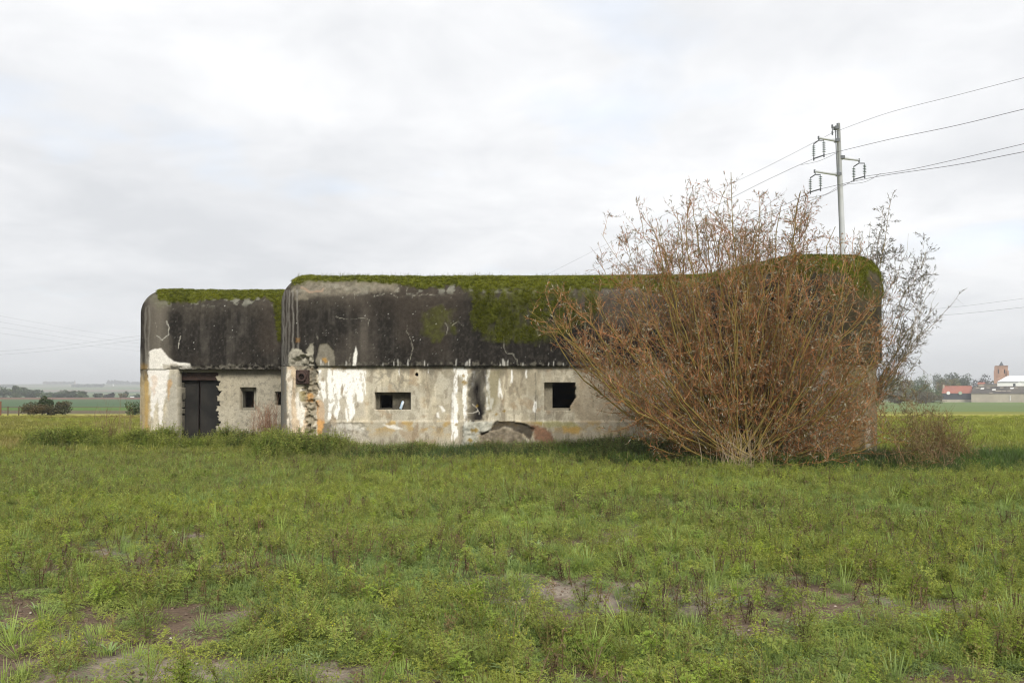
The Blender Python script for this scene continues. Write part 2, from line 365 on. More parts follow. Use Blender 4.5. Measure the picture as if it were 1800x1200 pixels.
def paint_upper(px, py, u, z, wing):
    v1 = fbm(u*1.3, z*1.0, 4, 51); st = fbm(u*5, z*.35, 4, 52); v3 = fbm(u*14, z*14, 3, 53)
    C = np.zeros(px.shape + (3,)); C[:] = (.0185,.0165,.0145)
    st2 = fbm(u*14, z*.5, 3, 56)
    C *= (.10 + .6*v1 + .75*st + .45*st2)[..., None]
    mixc(C, (.075,.068,.058), sst(.54,.72,st)*sst(.42,.6,v1)*.5, .6+.8*v3)
    mixc(C, (.055,.050,.042), sst(.50,.74,fbm(u*20,z*16,4,57))*.45)
    C *= (.8 + .4*v3)[..., None]
    up = sst(3.75, 4.45, z + (fbm(u*2, z*2, 3, 54)-.5)*.7)
    mixc(C, (.055,.048,.038), up*.75, .6+.8*v3)
    brown = sst(.5, .72, fbm(u*.7+9, z*.5, 3, 55)) * sst(2.2, 3, z)
    mixc(C, (.052,.042,.033), brown*.55, .7+.6*v3)
    for i, (sc_, th, c) in enumerate([(47,.982,(.42,.42,.39)), (29,.992,(.6,.6,.57)), (58,.955,(.17,.165,.15))]):
        mixc(C, c, speck(u, z, sc_, th, 60+i) * sst(.35, .55, fbm(u*1.1, z*1.1, 3, 66+i)))
    lich = sst(.58, .64, fbm(u*6, z*8, 4, 70))*sst(4.2, 4.4, z)*sst(4.72, 4.5, z)
    mixc(C, (.20,.20,.165), lich*.7, .7+.6*v3)
    if wing:
        mixc(C, (.15,.135,.11), polym(px, py, [(258,560),(262,520),(285,515),(295,540),(296,600),(300,640),(258,640)], 10, 5, seed=1)*.62, .6+.8*st)
        mixc(C, (.10,.10,.06), polym(px, py, [(262,520),(300,508),(310,525),(280,545)], 6, 5, seed=2)*.5)
        mixc(C, (.62,.60,.55), polym(px, py, [(259,655),(262,618),(272,613),(284,613),(298,630),(306,636),(334,639),(336,647),(322,650),(300,643),(286,655)], 1.5, 2, seed=3), .85+.3*v3)
        mixc(C, (.35,.34,.30), linem(px, py, [(276,590),(285,597),(296,588),(297,575),(292,565)], .6, 1.5, 4))
        mixc(C, (.30,.29,.25), linem(px, py, [(313,612),(315,600),(318,590)], .6, 1.2, 5))
        for i, x in enumerate((256, 262)): mixc(C, (.16,.15,.13), dripm(px, py, x, 540, 660, 1.6, 1.2, i)*.7)
        mixc(C, (.30,.275,.22), polym(px, py, [(287,640),(313,640),(313,660),(287,660)], 2, 4, .2, seed=23)*.8, .5+v3)
        mixc(C, (.33,.31,.26), sst(.45,.6,fbm(u*9,z*1.2,4,76))*(px < 262)*sst(3.2,2.4,z)*.55)
        lw = sst(2.52, 2.44, z + (fbm(u*6, z*6, 3, 71)-.5)*.15) * (px > 300)
        mixc(C, (.13,.12,.10), lw*.8*sst(.4,.6,v3), .6+.8*v3)
        mixc(C, (.24,.15,.045), (polym(px, py, [(246,640),(260,640),(261,665),(246,665)], 4, 3, seed=4))*.6)
    else:
        mixc(C, (.19,.17,.13), polym(px, py, [(512,508),(530,492),(600,486),(650,492),(700,497),(700,512),(660,512),(620,518),(560,520),(520,528)], 4, 6, seed=11)*(.35+.6*fbm(u*5,z*6,4,72)), .6+.8*v3)
        mixc(C, (.24,.18,.13), linem(px, py, [(530,505),(545,513),(566,512),(568,508)], 2.2, 2, 12))
        mixc(C, (.11,.095,.078), polym(px, py, [(560,520),(640,515),(640,560),(600,600),(560,640),(610,645),(670,645),(650,540)], 16, 14, seed=13)*.40*(.4+st))
        mixc(C, (.085,.072,.058), polym(px, py, [(1000,500),(1090,497),(1200,500),(1200,570),(1090,575),(1020,540)], 12, 10, seed=15)*.7, .6+.8*v3)
        mixc(C, (.34,.34,.32), polym(px, py, [(1180,495),(1215,488),(1235,497),(1210,508),(1185,508)], 4, 4, seed=16)*.7)
        for i, x in enumerate((497, 500, 504, 508, 515, 523)): mixc(C, (.20,.19,.17), dripm(px, py, x, 510, 660, 1.4, 1.6, 10+i)*(.25+.6*fbm(u*0+i, z*1.5, 3, 73)))
        cracks = [[(657,521),(668,518),(688,516),(697,522),(714,521),(735,519),(752,517),(768,520),(772,526)], [(714,495),(716,508),(713,520)],
                  [(622,512),(625,530),(622,545)], [(590,557),(610,561),(640,559),(648,562),(647,574)], [(716,565),(715,582),(722,598),(725,612),(722,630),(718,640)],
                  [(885,580),(885,612),(892,622),(902,620),(908,632),(911,643)], [(795,572),(806,564),(812,571),(822,571)], [(783,568),(788,574),(784,588)],
                  [(616,645),(614,632),(617,622)], [(905,535),(912,548)], [(942,575),(950,600),(946,620)], [(560,600),(556,585)], [(1012,530),(1030,560),(1028,590)], [(865,640),(870,655)]]
        for i, c in enumerate(cracks): mixc(C, (.25,.24,.20), linem(px, py, c, .28, 2.2, 20+i, .16)*.8*sst(.3,.55,fbm(u*5,z*5,3,200+i)))
        mixc(C, (.66,.65,.60), polym(px, py, [(620,645),(621,625),(626,608),(628,622),(625,645)], 1, 1.5, seed=17))
        mixc(C, (.18,.165,.13), polym(px, py, [(553,645),(557,622),(562,605),(575,604),(587,615),(589,645)], 1.2, 2, seed=18)*.9, .7+.6*v3)
        mixc(C, (.33,.31,.25), polym(px, py, [(508,660),(507,625),(513,612),(528,614),(536,622),(545,605),(551,604),(551,660)], 1.2, 3, .2, seed=19)*.9, .55+.9*v3)
        mixc(C, (.35,.20,.05), polym(px, py, [(566,630),(572,627),(578,634),(572,638)], 2, 3, seed=21)*.8)
        mixc(C, (.28,.15,.05), polym(px, py, [(520,594),(527,594),(526,602),(520,602)], 2, 2, seed=22)*.5)
        lw = sst(2.50, 2.40, z + (fbm(u*9, z*3, 3, 74)-.5)*.16)
        mixc(C, (.17,.16,.13), lw*.6*sst(.45,.65,v3))
        for i in range(26):
            x = 560 + rng.uniform(0, 520); mixc(C, (.55,.54,.5), dripm(px, py, x, 643-rng.uniform(3,12), 646, .8, .8, 30+i)*.7)
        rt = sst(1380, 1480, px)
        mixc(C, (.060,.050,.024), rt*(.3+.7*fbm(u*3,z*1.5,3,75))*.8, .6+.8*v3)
    return C
def paint_lower(px, py, u, z, wing):
    v1 = fbm(u*1.6, z*1.6, 4, 81); st = fbm(u*6, z*.5, 4, 82); v3 = fbm(u*13, z*13, 3, 83)
    C = np.zeros(px.shape + (3,)); C[:] = (.51,.455,.34)
    C *= (.62 + .42*v1 + .22*st)[..., None]; C *= (.92 + .16*v3)[..., None]
    gr = sst(.45, .62, fbm(u*1.1+4, z*.9, 4, 84)); mixc(C, (.33,.32,.275), gr*.5)
    mixc(C, (.55,.51,.41), sst(.5,.62,fbm(u*2.1+40,z*1.1,4,133))*.5); mixc(C, (.27,.25,.20), sst(.56,.64,fbm(u*5,z*.6,4,134))*.35); mixc(C, (.20,.18,.13), sst(.60,.66,fbm(u*8,z*7,4,135))*.35)
    if wing:
        mixc(C, (.30,.275,.215), (px > 314)*.55*np.ones(px.shape))
        mixc(C, (.14,.13,.11), sst(.54,.74,fbm(u*16, z*16, 4, 85))*(px > 380)*.5)
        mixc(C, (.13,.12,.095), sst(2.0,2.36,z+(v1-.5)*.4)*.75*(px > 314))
        mixc(C, (.30,.20,.06), polym(px, py, [(246,650),(259,650),(263,700),(262,760),(246,760)], 2.5, 4, seed=30)*.85*(.4+.7*st)+0)
        mixc(C, (.40,.27,.09), dripm(px, py, 257, 655, 760, 3, 3, 31)*.7)
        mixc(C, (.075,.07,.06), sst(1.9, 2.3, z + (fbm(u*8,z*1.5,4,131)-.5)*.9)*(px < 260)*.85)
        mixc(C, (.66,.64,.60), polym(px, py, [(260,640),(298,645),(296,670),(288,705),(284,745),(279,745),(277,700),(272,715),(268,738),(264,730),(266,690),(260,665)], 1.5, 4, .15, seed=32)*.95, .88+.2*v3)
        mixc(C, (.34,.32,.27), polym(px, py, [(296,660),(312,655),(312,780),(290,780),(292,720)], 4, 4, seed=33)*.8)
        mixc(C, (.42,.24,.08), polym(px, py, [(294,668),(303,668),(300,680),(297,705),(295,690)], 2, 3, seed=34)*.6)
        mixc(C, (.52,.36,.24), polym(px, py, [(266,660),(276,660),(272,690),(268,700)], 2, 4, seed=35)*.4)
        mixc(C, (.16,.145,.12), sst(.28, .1, z + (v1-.5)*.2)*.6)
        return C
    z0 = sst(.22, .0, z)
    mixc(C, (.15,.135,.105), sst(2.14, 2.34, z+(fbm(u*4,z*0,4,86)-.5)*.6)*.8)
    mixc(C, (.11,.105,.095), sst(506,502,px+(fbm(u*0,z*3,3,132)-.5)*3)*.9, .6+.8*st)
    # plinth band with ochre lichen
    pl = sst(738, 742, py + (fbm(u*2, z*0, 2, 87)-.5)*4) * sst(600, 640, px)
    mixc(C, (.36,.325,.25), pl*.6)
    mixc(C, (.38,.25,.07), pl*sst(.5,.66,fbm(u*4, z*6, 4, 88))*sst(775,745,py)*.75)
    mixc(C, (.66,.64,.58), polym(px, py, [(672,747),(690,746),(706,752),(704,756),(685,752)], 1.5, 3, seed=40)*.9)
    # corner pillar: cream plaster, white wash and broken aggregate
    mixc(C, (.60,.47,.33), polym(px, py, [(505,640),(522,640),(520,690),(540,690),(540,790),(505,790)], 1.5, 4, seed=41)*.8, .75+.5*v3)
    mixc(C, (.70,.67,.60), polym(px, py, [(520,690),(536,680),(534,740),(526,760),(519,700)], 1.5, 4, .2, seed=42)*.9)
    mixc(C, (.66,.61,.52), dripm(px, py, 509, 650, 780, 4, 3, 43)*.8)
    mixc(C, (.24,.21,.15), polym(px, py, [(536,640),(555,640),(552,700),(548,790),(534,790),(536,720),(528,700)], 2, 6, .18, seed=43)*.85, .5+v3)
    mixc(C, (.26,.22,.10), polym(px, py, [(523,688),(535,686),(536,704),(526,704)], 2, 3, seed=44)*.8)
    mixc(C, (.45,.24,.07), polym(px, py, [(538,692),(549,690),(548,706),(538,704)], 2, 3, seed=45)*.75)
    mixc(C, (.16,.15,.12), polym(px, py, [(533,632),(556,640),(550,690),(546,665),(542,652),(520,652),(513,642)], 1.5, 4, .2, seed=46)*.75)
    mixc(C, (.50,.27,.09), polym(px, py, [(554,704),(563,702),(569,712),(569,745),(562,770),(556,768)], 1.2, 3, seed=47)*.92, .75+.5*v3)
    mixc(C, (.13,.12,.09), polym(px, py, [(565,748),(580,740),(582,775),(563,775)], 2, 4, .2, seed=48)*.85)
    mixc(C, (.34,.32,.27), polym(px, py, [(578,742),(640,744),(650,775),(575,775)], 3, 5, .2, seed=49)*.7, .4+1.2*v3)
    mixc(C, (.58,.56,.50), polym(px, py, [(580,745),(610,744),(640,752),(636,758),(600,752)], 1.5, 4, .2, seed=50)*.6)
    mixc(C, (.25,.19,.06), polym(px, py, [(556,668),(566,668),(566,676),(556,676)], 2, 2, seed=51)*.6)
    # greyish washed band behind the white runs
    mixc(C, (.40,.37,.31), polym(px, py, [(556,650),(640,650),(640,735),(556,738)], 5, 3, seed=52)*.6)
    white = (.78,.77,.73); fl = fbm(u*16, z*7, 4, 136)
    mixc(C, (.21,.18,.125), sst(.52,.64,fbm(u*4,z*2.2,5,137))*.45*sst(620,760,px)); mixc(C, (.17,.14,.10), sst(.60,.68,fbm(u*10,z*3,4,138))*.5)
    mixc(C, (.26,.17,.085), sst(.64,.74,fbm(u*3.3+7,z*3,5,139))*.4)
    for i, (x, a, b, w0, w1) in enumerate([(560,650,696,3,2),(567,670,702,4,3),(577,648,738,4.5,3),(583,660,716,3,1),(590,650,736,7,4),(596,648,700,6,2),(604,652,696,4,1),(612,650,738,6,5),(609,650,700,7,3),(618,650,734,5,3),
        (624,650,690,4,2),(632,655,706,7,4),(640,652,692,3,1.5),(630,650,680,6,5),(800,655,770,3,4),(806,646,660,9,5),(817,650,760,3.6,2.4),(813,650,665,6,3),(857,650,720,4,2.5),(863,700,722,3,3),(833,652,680,4,3),(879,665,698,1.2,4.5),
        (899,650,672,1,2),(940,705,725,2,5),(925,650,662,1.5,1.5),(796,690,770,2,3),(752,648,655,1.5,1),(700,648,656,1,1),(955,740,746,1,1)]):
        mixc(C, white, dripm(px, py, x, a, b, w0, w1, 60+i)*.96*(1-.75*sst(.58,.66,fl)))
    mixc(C, white, polym(px, py, [(771,713),(777,714),(783,722),(778,724)], 1, 1.5, seed=53)*.8)
    mixc(C, white, polym(px, py, [(766,726),(770,724),(772,735),(767,732)], 1, 1.5, seed=54)*.7)
    # darker runs
    mixc(C, (.040,.036,.030), polym(px, py, [(828,644),(860,644),(853,690),(850,740),(820,742),(822,690)], 5, 7, .12, seed=55)*(.55+.75*fbm(u*5,z*1.2,4,140)), .6+.8*v3)
    mixc(C, (.19,.17,.09), polym(px, py, [(856,650),(880,650),(876,700),(866,725),(855,728)], 4, 4, seed=56)*.6)
    mixc(C, (.22,.20,.17), polym(px, py, [(786,660),(798,655),(797,740),(788,760)], 4, 3, seed=57)*.35)
    for i, c in enumerate([[(655,662),(668,665),(676,655),(686,662),(684,672),(692,676),(698,690)],[(668,652),(672,664)],[(700,650),(707,662),(703,672),(698,690)],[(668,665),(660,672)],[(708,668),(722,668)]]):
        mixc(C, (.20,.185,.15), linem(px, py, c, 1.7, 2.5, 60+i)*.55)
    for i, c in enumerate([[(830,710),(838,716),(842,728)],[(822,726),(832,726),(840,722)],[(941,655),(942,680),(941,740)],[(845,650),(840,655)]]):
        mixc(C, (.42,.40,.35) if i in (0,1) else (.13,.12,.09), linem(px, py, c, .6, 1.4, 70+i)*.8)
    mixc(C, (.40,.37,.29), polym(px, py, [(950,655),(972,652),(972,674),(958,674),(956,735),(952,735)], 2, 3, seed=58)*.6)
    mixc(C, (.33,.27,.19), polym(px, py, [(1015,660),(1090,660),(1160,665),(1160,740),(1020,745),(1008,722)], 6, 6, seed=59)*.6, .7+.6*v3)
    mixc(C, (.30,.29,.09), polym(px, py, [(940,741),(1010,741),(1020,752),(960,752)], 3, 3, seed=60)*.5)
    mixc(C, (.45,.28,.06), polym(px, py, [(990,750),(1020,752),(1016,762),(992,760)], 3, 4, seed=61)*.65)
    # broken slab left of the second firing slot
    mixc(C, (.36,.36,.31), polym(px, py, [(815,741),(868,740),(864,758),(840,764),(835,785),(812,785)], 2, 4, .2, seed=62)*.85, .5+v3)
    mixc(C, (.17,.14,.10), polym(px, py, [(842,764),(880,752),(915,755),(925,775),(920,790),(840,790)], 3, 4, .2, seed=63)*.85, .4+1.2*v3)
    mixc(C, (.045,.037,.027), polym(px, py, [(870,742),(905,740),(940,752),(930,772),(915,760),(890,750),(868,756),(845,766),(842,762),(862,757)], 1.5, 3, seed=64)*.88, .5+v3)
    mixc(C, (.21,.10,.055), polym(px, py, [(932,748),(955,748),(968,760),(974,782),(950,782),(938,765)], 4, 5, .2, seed=65)*.85, .4+1.2*v3)
    for i, (x, y, r) in enumerate([(814,660,4),(816,672,5),(838,714,3),(830,756,4),(836,756,5),(826,774,5),(886,722,3),(873,728,3),(802,746,3)]):
        mixc(C, (.24,.16,.03), polym(px, py, [(x-r,y),(x,y-r),(x+r,y),(x,y+r)], 1.5, 2, .3, seed=80+i)*.85)
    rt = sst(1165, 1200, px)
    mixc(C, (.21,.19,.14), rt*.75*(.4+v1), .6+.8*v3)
    mixc(C, (.58,.55,.48), polym(px, py, [(1165,640),(1179,640),(1179,800),(1165,800)], 2, 4, seed=90)*.8, .6+.8*v3)
    for x in (1211, 1231, 1259): mixc(C, (.62,.61,.56), dripm(px, py, x, 725, 800, 4, 4, x)*.85)
    mixc(C, (.50,.47,.40), polym(px, py, [(1413,745),(1470,745),(1472,830),(1413,830)], 4, 6, .15, seed=91)*.8, .6+.8*v3)
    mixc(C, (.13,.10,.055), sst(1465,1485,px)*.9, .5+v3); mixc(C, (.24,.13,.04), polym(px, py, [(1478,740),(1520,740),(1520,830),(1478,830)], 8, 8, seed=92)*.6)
    mixc(C, (.40,.37,.30), polym(px, py, [(1528,750),(1540,748),(1538,830),(1528,830)], 2, 5, .2, seed=93)*.5)
    return C

def disp_upper(px, py, u, z, wing):
    d = (fbm(u*3, z*3, 4, 91)-.5)*.014 + (fbm(u*.9, z*0+1, 4, 90)-.5)*.09*sst(4.3,4.8,z)
    d = d - .012*polym(px, py, [(650,512),(772,512),(772,520),(650,522)], 2, 3, seed=91)
    if wing:
        d += .02*polym(px, py, [(259,655),(262,618),(272,613),(284,613),(298,630),(306,636),(334,639),(336,647),(322,650),(300,643),(286,655)], 1, 2, seed=3)
        d -= (fbm(u*12, z*12, 3, 92))*.10*sst(2.50,2.38,z+(fbm(u*5,z*5,3,93)-.5)*.12)*(px > 300)
    else:
        br = polym(px, py, [(511,640),(514,632),(530,625),(552,628),(556,645),(548,662),(511,662)], 2, 4, .2, seed=94)
        d -= br*(.05 + .16*sst(.3,.7,fbm(u*14, z*14, 3, 94)))
        d -= .035*polym(px, py, [(553,645),(557,622),(562,605),(575,604),(587,615),(589,645)], 1, 2, seed=18)
        d -= .03*polym(px, py, [(536,622),(545,605),(551,604),(551,640)], 1, 2, seed=96)
        d -= .03*polym(px, py, [(525,500),(568,500),(568,508),(545,512)], 1, 4, .2, seed=97)
        ed = sst(2.44, 2.37, z+(fbm(u*4,z*4,3,95)-.5)*.1); d -= ed*.025*fbm(u*15, z*15, 2, 98)
    return d
def disp_lower(px, py, u, z, wing):
    d = (fbm(u*3, z*3, 4, 91)-.5)*.014
    if wing:
        d = d - np.where(px > 312.5, .35, 0) - np.where(px <= 312.5, .02*fbm(u*9, z*9, 3, 102), 0)
        d += np.where(px > 380, (fbm(u*9, z*9, 3, 103)-.5)*.018, 0)
        return d
    d -= .13*sst(548, 556, px + (fbm(z*5, z*0, 3, 104)-.5)*8)
    br = polym(px, py, [(535,630),(556,640),(556,700),(552,790),(536,790),(538,720),(532,690)], 3, 6, .2, seed=105)
    d -= br*(.02 + .14*sst(.3,.7,fbm(u*12, z*12, 3, 106)))
    d -= .05*polym(px, py, [(505,640),(545,640),(545,790),(505,790)], 2, 3, seed=107)*fbm(u*7, z*7, 4, 108)
    d += .05*sst(739, 741.5, py)*sst(575, 585, px)*(px < 1160)
    d -= polym(px, py, [(870,742),(905,740),(940,752),(930,772),(915,760),(890,750),(868,756),(845,766),(842,762),(862,757)], 1.5, 3, seed=64)*.09
    d += polym(px, py, [(815,741),(868,740),(864,758),(840,764),(835,785),(812,785)], 2, 4, .2, seed=62)*.07*fbm(u*8, z*8, 3, 109)*1.6
    d += polym(px, py, [(842,764),(880,752),(915,755),(925,775),(920,790),(840,790)], 3, 4, .2, seed=63)*.06*fbm(u*7, z*7, 3, 110)*1.6
    d -= polym(px, py, [(578,742),(640,744),(650,775),(575,775)], 3, 5, .2, seed=49)*.06*fbm(u*9, z*9, 3, 111)
    d += .012*polym(px, py, [(956,652),(972,652),(972,674),(956,674)], 1, 1, seed=112)
    # stepped jambs of the big flanking embrasure in the oblique wall
    for x in (1182, 1205, 1228, 1252): d -= .22*(px > x)*(px < 1410)*(py > 652)
    for x in (1352, 1382): d += .40*(px > x)*(px < 1410)*(py > 652)
    return d
def hole_lower(px, py, u, z, wing):
    if wing:
        px = px + 6.4
        rag = (fbm(z*7, z*0+4, 3, 120)-.5)*12 + np.where(np.floor(z*6.5) % 2 == 0, 2.5, -2.5)
        door = (px > 318.5) & (px < 383 + rag) & (py > 654) & (z > -.2)
        e = ((px > 421) & (px < 451) & (py > 680) & (py < 722)) | ((px > 484) & (px < 497) & (py > 688) & (py < 713))
        return door | e
    e1 = (px > 657) & (px < 721) & (py > 689) & (py < 720.5)
    e2 = (px > 956.5) & (px < 1013 - np.clip((py-700)*.5, 0, 9) + (fbm(z*9, z*0, 2, 121)-.5)*6) & (py > 672) & (py < 722)
    e3 = (px > 1262) & (px < 1345) & (py > 668)
    hole = np.hypot(px-731.5, py-658) < 3.2
    return e1 | e2 | e3 | hole
NMS = {}
def shell(name, path, rows, paint, disp, hole, wing, parent, cap, jamb=.35, moss=False):
    P, NN, u = path; n = len(P)
    zz = np.array([r[0] for r in rows]); ins = np.array([r[1] for r in rows]); tz = np.array([r[2] for r in rows]) # tz: amount of outward tilt in normal z
    X = P[None,:,0] - NN[None,:,0]*ins[:,None]; Y = P[None,:,1] - NN[None,:,1]*ins[:,None]; Z = np.repeat(zz[:,None], n, 1)
    if not wing: Z = Z + .15*sst(4.6, 6.9, X)*sst(3.6, 4.11, Z)
    U = np.repeat(u[None,:], len(rows), 0)
    px, py = proj(X, Y, Z)
    front = (NN[:,1] < .35)[None,:] * np.ones(px.shape, bool)
    px = np.where(front, px, -500.)
    d = disp(px, py, U, Z, wing)
    X2 = X + NN[None,:,0]*d*(1-tz[:,None]); Y2 = Y + NN[None,:,1]*d*(1-tz[:,None]); Z2 = Z + d*tz[:,None]
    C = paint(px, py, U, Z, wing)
    mm = None
    if moss:
        mm = moss_mask(px, py, U, Z, ins[:,None], wing)
        v = fbm(U*18, Z*18, 3, 130)
        mixc(C, (.070,.078,.006), mm*.9, .5+1.0*v)
        X2 += NN[None,:,0]*mm*.03*(.3+1.4*v); Y2 += NN[None,:,1]*mm*.03*(.3+1.4*v); Z2 += mm*.03*(v-.3)*tz[:,None]
    V = np.stack([X2, Y2, Z2], -1).reshape(-1, 3)
    i = np.arange(n*len(rows)).reshape(len(rows), n); j = np.roll(i, -1, 1)
    F = np.stack([i[:-1], j[:-1], j[1:], i[1:]], -1)
    if hole is not None:
        def ctr(A): return .25*(A[:-1]+np.roll(A,-1,1)[:-1]+A[1:]+np.roll(A,-1,1)[1:])
        h = hole(ctr(px), ctr(py), ctr(U), ctr(Z), wing) & (ctr(px) > 0)
        keep = F[~h]
        # extrude the rim of each hole inwards
        Vn = np.repeat(NN[None], len(rows), 0).reshape(-1, 2)
        ed = {}
        for r, c in np.argwhere(h):
            q = F[r, c]
            for a, b in ((q[0],q[1]),(q[1],q[2]),(q[2],q[3]),(q[3],q[0])):
                if (b, a) in ed: del ed[(b, a)]
                else: ed[(a, b)] = 1
        newi = {}; nv = []; nf = []; nc = []; Cf = C.reshape(-1, 3)
        def gi(a):
            if a not in newi:
                newi[a] = len(V) + len(nv); p = V[a].copy(); p[:2] -= Vn[a]*jamb; nv.append(p); nc.append(Cf[a]*.8)
            return newi[a]
        for a, b in ed: nf.append((a, b, gi(b), gi(a)))
        V = np.concatenate([V, np.array(nv)]); Cc = np.concatenate([Cf, np.array(nc)]); F = np.concatenate([keep, np.array(nf)])
    else: Cc = C.reshape(-1, 3); F = F.reshape(-1, 4)
    me = make_mesh(name, V, F, M['concrete'], col=Cc, smooth=True)
    o = link(name, me, parent)
    if cap:
        top = [tuple(map(float, V[k])) for k in i[-1]]
        cm = bpy.data.meshes.new('roof_top'); cm.from_pydata(top, [], [tuple(range(n))]); cm.materials.append(M['mossbed']); link('roof_top', cm, parent)
    return V[:n*len(rows)].reshape(len(rows), n, 3), NN, mm, tz
M['mossbed'] = surf_mat('moss_bed', (.045,.05,.006), c2=(.10,.09,.04), nscale=12, namp=.4)
bunker = empty('bunker', (0, 22.7, 0), 'long derelict concrete bunker with mossy rounded roof, dark stained top and whitewashed base', 'bunker')
low_rows = [(z, 0, 0) for z in np.arange(-.3, ZL+.012, ST)]
up_rows = [(ZL, .55, 0)] + [(z, 0, 0) for z in np.arange(ZL, ZT-FR, ST)]
up_rows += [(ZT-FR+FR*math.sin(a), FR*(1-math.cos(a)), math.sin(a)**2) for a in np.linspace(0, PI/2, 44)]
mossy = []
for path, wing in ((MAIN, False), (WING, True)):
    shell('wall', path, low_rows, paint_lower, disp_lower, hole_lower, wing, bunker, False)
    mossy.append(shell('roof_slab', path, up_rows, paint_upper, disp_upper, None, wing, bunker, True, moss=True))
def wbox(name, x0, x1, y0, y1, D0, D1, mat, parent):       # a box whose near face spans photo px x0..x1, y0..y1
    a = W(x0, y1, D0); b = W(x1, y0, D0)
    m = MB().box((a[0], D0, a[2]), (b[0], D1, b[2])); o = m.build(name, mat, parent)
    bv = o.modifiers.new('bevel', 'BEVEL'); bv.width = .006; bv.segments = 1; return o
# door and lintel of the wing
dr = wbox('door', 316.5, 349.6, 668, 800, 26.5, 26.56, M['steel_dark'], bunker)
wbox('door', 350.6, 392, 668, 800, 26.5, 26.56, M['steel_dark'], bunker)
for x in (317.5, 348.2, 351.2): wbox('frame_strip', x, x+1.3, 669, 799, 26.47, 26.498, M['rust'], dr)
wbox('lintel', 314, 390, 655.5, 668, 26.33, 26.62, M['rust'], bunker)
wbox('lintel', 314, 392, 649, 654.5, 26.27, 26.62, M['inner'], bunker)
for k, (y, hh) in enumerate([(672,14),(690,13),(705,11),(718,9),(730,26)]):   # masonry blocks of the left jamb
    wbox('jamb_block', 313.5, 319+rng.uniform(0,1.6), y, y+hh, 26.2+rng.uniform(0,.03), 26.45, surf_mat('jamb_stone', (.27,.25,.20), c2=(.15,.14,.115)), bunker)
def emb(x0, x1, y0, y1, ox0, ox1, oy0, oy1, D, mat):
    e = []
    f = MB()
    def bx(a, b, c, d_):
        p = W(a, d_, D); q = W(b, c, D); f.box((p[0], D, p[2]), (q[0], D+.3, q[2]))
    bx(x0-9, ox0, y0-9, y1+9); bx(ox1, x1+9, y0-9, y1+9); bx(ox0, ox1, y0-9, oy0); bx(ox0, ox1, oy1, y1+9)
    return f.build('embrasure_frame', mat, bunker)
emb(657, 721, 689, 720.5, 668, 690, 694, 717, 23.15, M['inner'])
emb(956.5, 1013, 672, 722, 971, 1012, 668, 717, 23.1, surf_mat('embrasure_plaster', (.30,.275,.21), c2=(.20,.18,.14)))
emb(421, 451, 680, 722, 427, 446, 687, 716, 26.5, surf_mat('embrasure_grey', (.24,.23,.19), c2=(.16,.15,.12)))
emb(484, 497, 688, 713, 487, 496, 690, 712, 26.5, M['inner'])
# rubble on the sill of the first slot
for k in range(9):
    p = W(rng.uniform(668, 716), 719.2, 22.95+rng.uniform(0,.15)); r = rng.uniform(.012, .03)
    th = rng.uniform(0, 6); m = MB(); m.box((p[0]-r, p[1]-r, p[2]-.01), (p[0]+r, p[1]+r, p[2]+r*.8)); m.build('rubble', M['inner'], bunker)
# drain pipe plate at the corner
pc = W(531, 662.5, 22.62)
m = MB().box((pc[0]-.17, 22.60, pc[2]-.19), (pc[0]+.17, 22.78, pc[2]+.19)); pl = m.build('pipe_plate', M['rust'], bunker); bv = pl.modifiers.new('b', 'BEVEL'); bv.width = .02
m = MB(); n_ = 28; V = []; F = []
prof = [(.075,0),(.075,-.06),(.085,-.075),(.115,-.075),(.125,-.06),(.135,-.02),(.135,.02)]
prof = [(.06,.25),(.066,-.03)] + prof[1:]
for r, y in prof:
    for k in range(n_): a = 2*PI*k/n_; V.append((pc[0]+r*math.cos(a), 22.60+y, pc[2]+r*math.sin(a)))
for q in range(len(prof)-1):
    for k in range(n_): F.append((q*n_+k, (q+1)*n_+k, (q+1)*n_+(k+1)%n_, q*n_+(k+1)%n_))
m.add(V, F); ring = m.build('pipe_ring', M['rust'], pl, True)
m = MB(); m.tube([(pc[0], 22.595, pc[2]), (pc[0], 22.592, pc[2])], .07, 20); m.build('pipe_bore', surf_mat('pipe_dark', (.02,.014,.012), bump=0), pl)
# drinks can lying in the first slot
cp = W(704, 718.5, 22.98)
can = empty('drinks_can', cp, 'small white and blue can leaning inside the left firing slot', 'can')
ax = Vector((.34, 0, 1)).normalized(); b0 = Vector(cp)
m = MB(); m.tube([b0, b0+ax*.01, b0+ax*.20, b0+ax*.215, b0+ax*.22], [.03,.038,.038,.03,.027], 14); m.build('can_body', M['can'], can, True)
m = MB(); m.tube([b0+ax*.2205, b0+ax*.225], [.028,.026], 14); m.build('lid', M['galv'], can)

